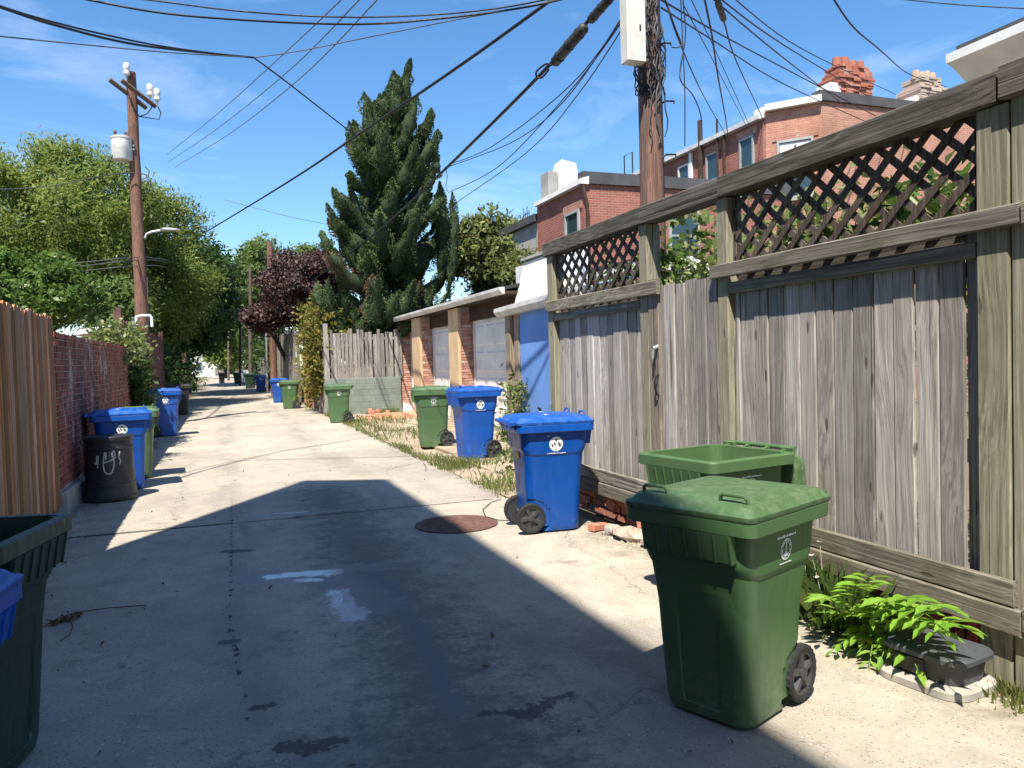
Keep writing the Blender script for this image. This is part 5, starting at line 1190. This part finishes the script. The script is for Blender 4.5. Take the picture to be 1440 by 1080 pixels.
# hedge mass left of the far alley
def leaf_mass(name, label, cat, pts, size, mat, asp=.5, up=.35, loc=None, kind=None, group=None, droop=0):
    loc = loc if loc is not None else pts.mean(axis=0)*np.array([1, 1, 0]); o = quads_mesh(name, leaves(pts, size, asp, up, droop), mat, None, rel=loc); o.location = [float(v) for v in loc]; tag(o, label, cat, group)
    if kind: o['kind'] = kind
    return o
def boxpts(a, b_, n, seed=0, clump=0.0):
    rg = np.random.default_rng(seed); p = np.array(a)+(np.array(b_)-np.array(a))*rg.random((n, 3))
    if clump:
        k = rg.random((max(3, n//60), 3))*(np.array(b_)-np.array(a))+np.array(a); i = rg.integers(0, len(k), n); p = k[i]+rg.normal(size=(n, 3))*clump
    return p
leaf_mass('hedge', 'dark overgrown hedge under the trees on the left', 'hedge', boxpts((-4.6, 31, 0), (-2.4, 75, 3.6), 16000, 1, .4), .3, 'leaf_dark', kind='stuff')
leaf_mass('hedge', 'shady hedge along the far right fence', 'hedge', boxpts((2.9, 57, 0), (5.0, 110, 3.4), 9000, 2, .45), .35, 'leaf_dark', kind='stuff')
leaf_mass('ivy', 'variegated ivy tumbling over the end of the brick wall', 'ivy', np.concatenate([boxpts((-2.3, 16.2, 1.85), (-1.65, 19.2, 2.45), 2600, 3, .13), boxpts((-1.95, 17.5, .2), (-1.62, 19.0, 2.2), 2600, 4, .13)]), .10, 'leaf_pale', .6)
leaf_mass('ivy', 'dark ivy hanging on the corner of the brick wall', 'ivy', boxpts((-1.9, 17.4, .05), (-1.6, 18.6, 1.7), 2200, 5, .14), .11, 'leaf_dark', .6)
leaf_mass('vine', 'yellowing vine climbing over the grey fence left of the block wall', 'vine', np.concatenate([boxpts((2.85, 25.6, .5), (3.35, 28.9, 2.9), 3800, 6, .22), boxpts((2.9, 26.2, 2.3), (3.9, 29.6, 3.6), 2600, 7, .22)]), .15, 'leaf_vine', .55)
leaf_mass('vine', 'leafy vine pushing through the near lattice', 'vine', clipx(np.concatenate([boxpts((3.72, 2.85, 2.05), (4.1, 4.7, 2.50), 520, 8, .11), boxpts((3.66, 3.3, 2.26), (3.76, 4.7, 2.45), 90, 9)])), .11, 'leaf_bright', .42)
leaf_mass('vine', 'leafy vine behind the far lattice panel', 'vine', clipx(boxpts((3.72, 6.0, 2.1), (4.2, 7.9, 2.62), 650, 10, .12)), .11, 'leaf_bright', .45)
leaf_mass('shrub', 'pale sunlit shrub showing over the gate', 'shrub', clipx(np.concatenate([boxpts((3.95, 4.6, 1.6), (5.0, 7.2, 2.72), 3600, 11, .16), boxpts((4.1, 6.1, 2.6), (4.5, 6.5, 3.05), 120, 12)])), .11, 'leaf_pale', .45)
leaf_mass('shrub', 'shrub in the yard behind the near lattice', 'shrub', boxpts((4.6, 3.6, 1.2), (6.6, 6.0, 2.75), 2600, 13, .16), .12, 'leaf_olive', .45)
leaf_mass('weed_clump', 'broad-leaved weeds growing at the foot of the blue wall', 'weeds', boxpts((4.4, 10.9, 0), (5.3, 12.6, .55), 1300, 14, .12), .11, 'leaf_mid', .5, kind='stuff')
leaf_mass('weed_clump', 'tall pale weed against the timber post', 'weeds', boxpts((5.25, 13.9, .0), (5.5, 14.5, 1.15), 650, 15, .12), .13, 'leaf_pale', .35, kind='stuff')
leaf_mass('weed_clump', 'green weeds behind the near blue cart', 'weeds', boxpts((3.5, 8.6, 0), (4.6, 10.6, .3), 1000, 16, .13), .09, 'leaf_mid', .5, kind='stuff')

# twisted juniper: upward-flaming plumes on a leaning trunk
JY = 27.4
def juniper():
    rg = np.random.default_rng(4); jb = aty(556, 470, JY)
    t = thing('juniper_tree', 'tall twisted juniper with upward flame-like plumes behind the garage', 'tree', (float(jb[0]), JY, 0), world=True)
    rows = [(88, 574, 8), (130, 562, 14), (170, 556, 40), (200, 552, 58), (250, 548, 66), (300, 546, 80), (350, 546, 86), (400, 544, 92), (440, 538, 96), (480, 534, 94)]
    zs = []; cx = []; hw = []
    for (py, px, w) in rows:
        p = aty(px, py, JY); e = aty(px+w, py, JY); zs.append(p[2]); cx.append(p[0]); hw.append(e[0]-p[0])
    zs, cx, hw = np.array(zs[::-1]), np.array(cx[::-1]), np.array(hw[::-1])
    m = MB(); m.tube([(float(np.interp(z, zs, cx)), JY, z) for z in np.linspace(-.1, zs[-1]-1.2, 10)], [float(v) for v in np.linspace(.3, .05, 10)], 9)
    G, Rs = [], []; cores = MB()
    def plume(p0, p1, p2, r0_, n, rust):
        tt = rg.random(n)**.85; B = (1-tt)[:, None]**2*p0+2*((1-tt)*tt)[:, None]*p1+(tt**2)[:, None]*p2
        d = 2*(1-tt)[:, None]*(p1-p0)+2*tt[:, None]*(p2-p1); d /= np.linalg.norm(d, axis=1)[:, None]
        o = rg.normal(size=(n, 3)); o -= d*(o*d).sum(1)[:, None]; o /= np.linalg.norm(o, axis=1)[:, None]
        lump = 1+.30*np.sin(tt*17+rg.random()*6)
        rad = r0_*np.interp(tt, [0, .25, .6, .9, 1], [.25, .75, 1, .5, .03])*lump*(.80+.20*rg.random(n))*(1+.16*np.sin(7*np.arctan2(o[:, 0], o[:, 2])+tt*23)); C = B+o*rad[:, None]
        ax = d*.75+o*.7; q_ = leaves(C, .07, .55, 0, 0, ax, .22, nrm=o+np.array([0, 0, .25]), nk=2.4)
        (Rs if rust else G).append(q_)
        K = 11; ph = rg.random()*6; pts = []; rad_ = []
        for i in range(K):
            u = i/(K-1)*.97; pts.append((1-u)**2*p0+2*(1-u)*u*p1+u*u*p2+rg.normal(size=3)*.03); rad_.append(float(r0_*np.interp(u, [0, .25, .6, .9, 1], [.25, .75, 1, .5, .03])*(.70+.20*math.sin(u*17+ph))))
        cores.tube(pts, rad_, 8)
    for k in range(112):
        f = rg.random()**1.55; z0 = zs[0]-.3+(zs[-1]-zs[0]-1.0)*f; w = float(np.interp(z0+.8, zs, hw)); c0 = float(np.interp(z0, zs, cx)); a = rg.random()*2*math.pi
        rr_ = w*(.60+.45*rg.random()); ln = 1.1+1.2*rg.random()*(1-.35*f)
        p0 = np.array([c0, JY, z0-.5]); tip = np.array([c0+math.cos(a)*rr_*1.12+.18, JY+math.sin(a)*rr_*1.12, z0+ln*(.55+.45*rg.random())]); p1 = np.array([c0+math.cos(a)*rr_*.72, JY+math.sin(a)*rr_*.72, z0-.1])
        rust = rg.random() < .09; plume(p0, p1, tip, .25+.17*rg.random(), 1700 if not rust else 1300, rust)
        if k % 4 == 0: m.tube([p0, p0*.5+p1*.5, p1*.55+tip*.45], [.06, .045, .02], 5)
    # leader spire, side spire and long horns
    def pxp(x, y, dy=0): return aty(x, y, JY+dy)
    plume(pxp(556, 215), pxp(556, 150), pxp(578, 82), .28, 2600, False); plume(pxp(560, 160), pxp(566, 120), pxp(579, 84), .16, 300, False)
    for (a, b_, c_, r_) in (((575, 205), (600, 195), (607, 152), .24), ((575, 240), (612, 225), (616, 182), .28), ((530, 235), (500, 225), (503, 190), .24), ((515, 270), (492, 262), (492, 240), .22), ((510, 305), (478, 300), (472, 266), .22), ((495, 330), (470, 330), (466, 296), .22), ((480, 365), (458, 352), (452, 325), .22), ((590, 270), (612, 255), (614, 215), .24),
                            ((618, 400), (628, 340), (620, 262), .34), ((630, 420), (642, 350), (636, 270), .28), ((605, 330), (622, 300), (618, 255), .22), ((470, 440), (446, 440), (447, 395), .26), ((480, 455), (455, 455), (462, 392), .26), ((500, 480), (448, 482), (452, 420), .3), ((520, 485), (470, 490), (470, 425), .32), ((540, 480), (500, 490), (497, 430), .32), ((560, 475), (530, 480), (522, 425), .3), ((500, 460), (480, 455), (488, 398), .28), ((530, 465), (512, 450), (510, 400), .28), ((560, 450), (545, 440), (540, 395), .28), ((590, 440), (580, 430), (575, 380), .28)):
        plume(pxp(*a, -.6*rg.random()), pxp(*b_, -.8), pxp(*c_, -.9*rg.random()), r_, 1900, False); m.tube([pxp(*a), pxp(*b_)], [.05, .03], 5)
    m.build('trunk', 'bark', t, smooth=60)
    # dense dark heart of the tree
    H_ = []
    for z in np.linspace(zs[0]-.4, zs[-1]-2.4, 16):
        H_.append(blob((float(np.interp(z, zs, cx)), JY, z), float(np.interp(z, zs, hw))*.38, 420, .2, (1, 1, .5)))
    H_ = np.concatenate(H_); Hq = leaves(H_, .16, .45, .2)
    o = quads_mesh('foliage', np.concatenate(G), 'leaf_juniper', t, rel=t['_o']); o['kind'] = 'stuff'
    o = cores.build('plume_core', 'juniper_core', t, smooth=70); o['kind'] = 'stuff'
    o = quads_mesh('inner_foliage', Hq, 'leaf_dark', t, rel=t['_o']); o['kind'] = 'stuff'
    o = quads_mesh('browned_foliage', np.concatenate(Rs), 'leaf_rust', t, rel=t['_o']); o['kind'] = 'stuff'; o['label'] = 'rusty brown dead sprays among the green'
juniper()

# sapling with pinnate leaves at the fence foot
def sapling():
    rg = random.Random(5); b0 = Vector((3.36, 3.30, 0)); t = thing('sapling', 'bright green sapling with long paired leaflets under the fence rail', 'plant', b0)
    lm = MB(); L = 1.0; w = .19
    lm.add([(0, 0, 0), (.28, w, .05), (.6, w*.85, .04), (1, 0, -.10), (.6, -w*.85, .04), (.28, -w, .05), (.3, 0, -.01), (.62, 0, -.03)], [(0, 6, 1), (1, 6, 7, 2), (2, 7, 3), (0, 5, 6), (5, 4, 7, 6), (4, 3, 7)])
    me = None
    tips = [(1143, 884), (1160, 842), (1178, 868), (1205, 822), (1225, 812), (1250, 845), (1225, 870), (1190, 905), (1222, 948), (1205, 925), (1262, 905), (1290, 940), (1305, 848), (1345, 860), (1368, 888), (1330, 900), (1280, 880), (1240, 925), (1315, 872), (1170, 915)]
    for k, (px, py) in enumerate(tips):
        tip = Vector(atx(px, py, 3.10+rg.uniform(-.12, .14))); s0 = b0+Vector((rg.uniform(-.08, .02), rg.uniform(-.22, .22), .02)); mid = s0.lerp(tip, .5)+Vector((0, 0, .13+.10*rg.random())); pts = []
        for i in range(9):
            f = i/8; pts.append((1-f)**2*s0+2*f*(1-f)*mid+f*f*tip)
        pts = [p-b0 for p in pts]; fr_ = MB().tube(pts, [.005*(1-.07*i) for i in range(9)], 5).build('frond', 'leaf_ailanthus', t, rel=(0, 0, 0))
        n = rg.choice([9, 11, 11, 13]); ln = (pts[-1]-pts[0]).length
        for i in range(n):
            f = .32+.68*(i//2*2)/(n-1); j = min(int(f*8), 7); p = pts[j].lerp(pts[j+1], f*8-j); d = (pts[j+1]-pts[j]).normalized(); sd_ = d.cross(Vector((0, 0, 1))).normalized()
            last = i == n-1; side = 1 if i % 2 else -1; dr = d if last else (d*.55+sd_*side*.85+Vector((0, 0, rg.uniform(-.35, .1)))).normalized()
            z_ = Vector((rg.uniform(-.3, .3), rg.uniform(-.3, .3), 1)); y_ = z_.cross(dr).normalized(); z_ = dr.cross(y_); sc = (.085+.035*math.sin(math.pi*f))*rg.uniform(.85, 1.15)*max(.8, min(1.2, ln/.45))
            if me is None: lf = lm.build('leaflet', 'leaf_ailanthus', fr_, rel=(0, 0, 0)); me = lf.data
            else: lf = bpy.data.objects.new('leaflet', me); COL.objects.link(lf); lf.parent = fr_
            lf.matrix_local = Matrix(((dr.x*sc, y_.x*sc, z_.x*sc, p.x), (dr.y*sc, y_.y*sc, z_.y*sc, p.y), (dr.z*sc, y_.z*sc, z_.z*sc, p.z), (0, 0, 0, 1)))
sapling()
# leaf colour by object for the leaflets
def blades(name, label, cat, pts, h, mat='grass', w=.006, lean=.5, kind='stuff'):
    n = len(pts); a = NP.random(n)*2*np.pi; d = np.stack([np.cos(a), np.sin(a), np.zeros(n)], 1); hh = h*(.5+NP.random(n))[:, None]; l = d*hh*lean*NP.random((n, 1)); sd_ = np.stack([-np.sin(a), np.cos(a), np.zeros(n)], 1)*w
    up = np.array([0, 0, 1]); V = np.stack([pts-sd_, pts+sd_, pts+sd_*.7+up*hh*.6+l*.45, pts-sd_*.1+up*hh+l*1.3], 1); loc = pts.mean(axis=0)*np.array([1, 1, 0])
    o = quads_mesh(name, V, mat, None, rel=loc); o.location = [float(v) for v in loc]; tag(o, label, cat)
    if kind: o['kind'] = kind
    return o
rg = np.random.default_rng(9)
def gp(cx, cy, sx, sy, n): return np.stack([rg.normal(cx, sx, n), rg.normal(cy, sy, n), np.full(n, -.02)], 1)
strip = np.concatenate([gp(x, y, s, s*1.6, int(n)) for x, y, s, n in [(3.12+.05*math.sin(k), 8.8+k*.42, .10, rg.choice([8, 30, 100])) for k in range(40)]])
strip = strip[strip[:, 0] > 3.02]
blades('grass', 'patchy dry grass strip along the alley edge', 'grass', strip, .075)
blades('grass', 'tufts of grass round the foot of the blue cart', 'grass', np.concatenate([gp(3.6, 11.5, .25, .22, 420), gp(3.35, 12.0, .12, .4, 200), gp(4.3, 11.5, .3, .3, 160)]), .11)
blades('grass', 'dry grass patches on the apron before the garages', 'grass', np.concatenate([gp(3.9, 17, .3, .9, 260), gp(4.4, 21.5, .35, .8, 260), gp(3.5, 20.5, .2, 1.4, 350), gp(4.3, 9.9, .3, .5, 200), gp(3.45, 9.4, .14, .4, 170), gp(3.4, 24.8, .2, .3, 400), gp(4.9, 24.9, .3, .2, 300)]), .15)
blades('grass', 'long grass tuft with white daisies beside the green carts', 'grass', gp(3.40, 3.72, .06, .16, 420), .30, 'leaf_mid', .006, .9)
fl = thing('daisy_clump', 'white daisies in the grass tuft under the bottom rail', 'flowers', (3.36, 3.85, 0), world=True)
for k in range(16):
    x, y, z = R.gauss(3.34, .06), R.uniform(3.55, 4.1), R.uniform(.18, .5); mb = MB(); mb.add([(x+.018*math.cos(a)-.004, y+.018*math.sin(a), z+R.uniform(-.004, .004)) for a in [i*math.pi/4 for i in range(8)]], [tuple(range(8))]); mb.tube([(3.38, y, 0), (x, y, z)], .0025, 4); mb.build('daisy', 'flower', fl)
blades('grass', 'dry yellow stubble at the foot of the double post', 'grass', np.concatenate([gp(3.45, 2.55, .05, .12, 240), gp(3.38, 2.35, .07, .15, 260)]), .06)
leaf_mass('weed_clump', 'low clover under the sapling', 'weeds', boxpts((3.2, 3.1, 0), (3.5, 3.7, .14), 500, 31, .05), .04, 'leaf_mid', .7, kind='stuff')

# clay mound and broken bricks by the first garage pier
m = MB(); n = 16
for j in range(n+1):
    for i in range(n+1):
        u, v = i/n*2-1, j/n*2-1; r = math.hypot(u, v); m.v.append((4.75+u*.95, 23.2+v*1.3, -.03+.11*max(0, 1-r*r)*(1+.5*R.random())))
for j in range(n):
    for i in range(n): a = j*(n+1)+i; m.f.append((a, a+1, a+n+2, a+n+1))
o = m.build('dirt_pile', 'clay_dirt', smooth=60); tag(o, 'low heap of reddish clay dirt before the garage pier', 'dirt pile')
for k in range(6):
    o = loose_brick(['pale broken brick on top of the clay heap', 'red broken brick beside the clay heap', 'crumbled brick half against the garage pier', 'whitish brick piece near the block wall', 'tilted brick piece at the clay heap edge', 'small brick bit in front of the pier'][k], (4.6+R.uniform(-.3, .6), 24.2+R.uniform(-.4, .7), .10), (R.uniform(-.4, .4), R.uniform(-.4, .4), R.uniform(0, 3)), (.18, .1, .08)); o['group'] = 'broken bricks by the garage'
p0 = atz(720, 735); pts = [atz(x, y)+np.array([0, 0, .012]) for x, y in ((722, 734), (700, 733), (683, 728), (679, 718), (690, 708), (705, 703))]
single('loose_wire', MB().tube(pts, .005, 5), 'cable_black', 'thin wire loop lying on concrete between manhole and blue cart', 'wire', pts[0])

# twig with dead leaves and scattered litter
tw = thing('fallen_twig', 'long thin twig with curled dead leaves on shaded concrete', 'twig', atz(80, 880), world=True)
P3 = lambda x, y, h=.01: tuple(float(v) for v in (atz(x, y)+np.array([0, 0, h])))
MB().tube([P3(58, 885), P3(85, 872, .02), P3(110, 864, .015), P3(150, 857), P3(205, 853)], .004, 5).build('stem', 'dry_leaf', tw)
MB().tube([P3(95, 870), P3(103, 882), P3(98, 895), P3(85, 903)], .003, 5).build('side_stem', 'dry_leaf', tw)
for k in range(9):
    c = np.array(P3(72+k*5+R.uniform(-4, 4), 880-k*1.5+R.uniform(-3, 3), .015)); q_ = leaves(c[None, :], .09, .35, .5)[0]; MB().quad(*q_).build('dead_leaf', 'dry_leaf', tw)
lit = []
for k in range(170):
    x, y = R.uniform(-1.7, 3.2), R.uniform(2.3, 13)
    if k > 60: x = R.choice([R.gauss(-1.5, .12), R.gauss(3.3, .06)]); y = R.uniform(2.6, 18)
    lit.append((x, y, .008))
o = quads_mesh('litter', leaves(np.array(lit), .035, .5, 2.0), 'dry_leaf'); o['kind'] = 'stuff'; tag(o, 'scattered bits of dead leaf and litter on the alley', 'litter')

# far end of the alley
a = fp(346, 528, 82); single('white_cover', MB().loft([[(a[0]-.45, 82+d, z) for (d, z) in ((0, 0), (1.2, 0), (1.2, .9), (.9, 1.35), (.3, 1.35), (0, .9))], [(a[0]+.55, 82+d, z) for (d, z) in ((0, 0), (1.2, 0), (1.2, .9), (.9, 1.35), (.3, 1.35), (0, .9))]]), 'coping_white', 'white rounded cover standing at the far right alley edge', 'cover', (a[0], 82, 0))
a = fp(286, 528, 150); fh = thing('house', 'small pale house closing the far end of the alley', 'house', (a[0], 150, 0), world=True)
MB().box((a[0]-2.6, 150, -.1), (a[0]+2.0, 156, 4.2)).build('wall', 'stucco_white', fh); MB().prism([(a[0]-2.9, 149.7, 4.2), (a[0]+2.3, 149.7, 4.2), (a[0]-.3, 149.7, 5.8)], (0, 6.6, 0)).build('roof', 'roof_tar', fh); window(fh, (a[0]-1.2, 149.99, 1.0), (1, 0, 0), (0, -1, 0), 1.0, 1.6)
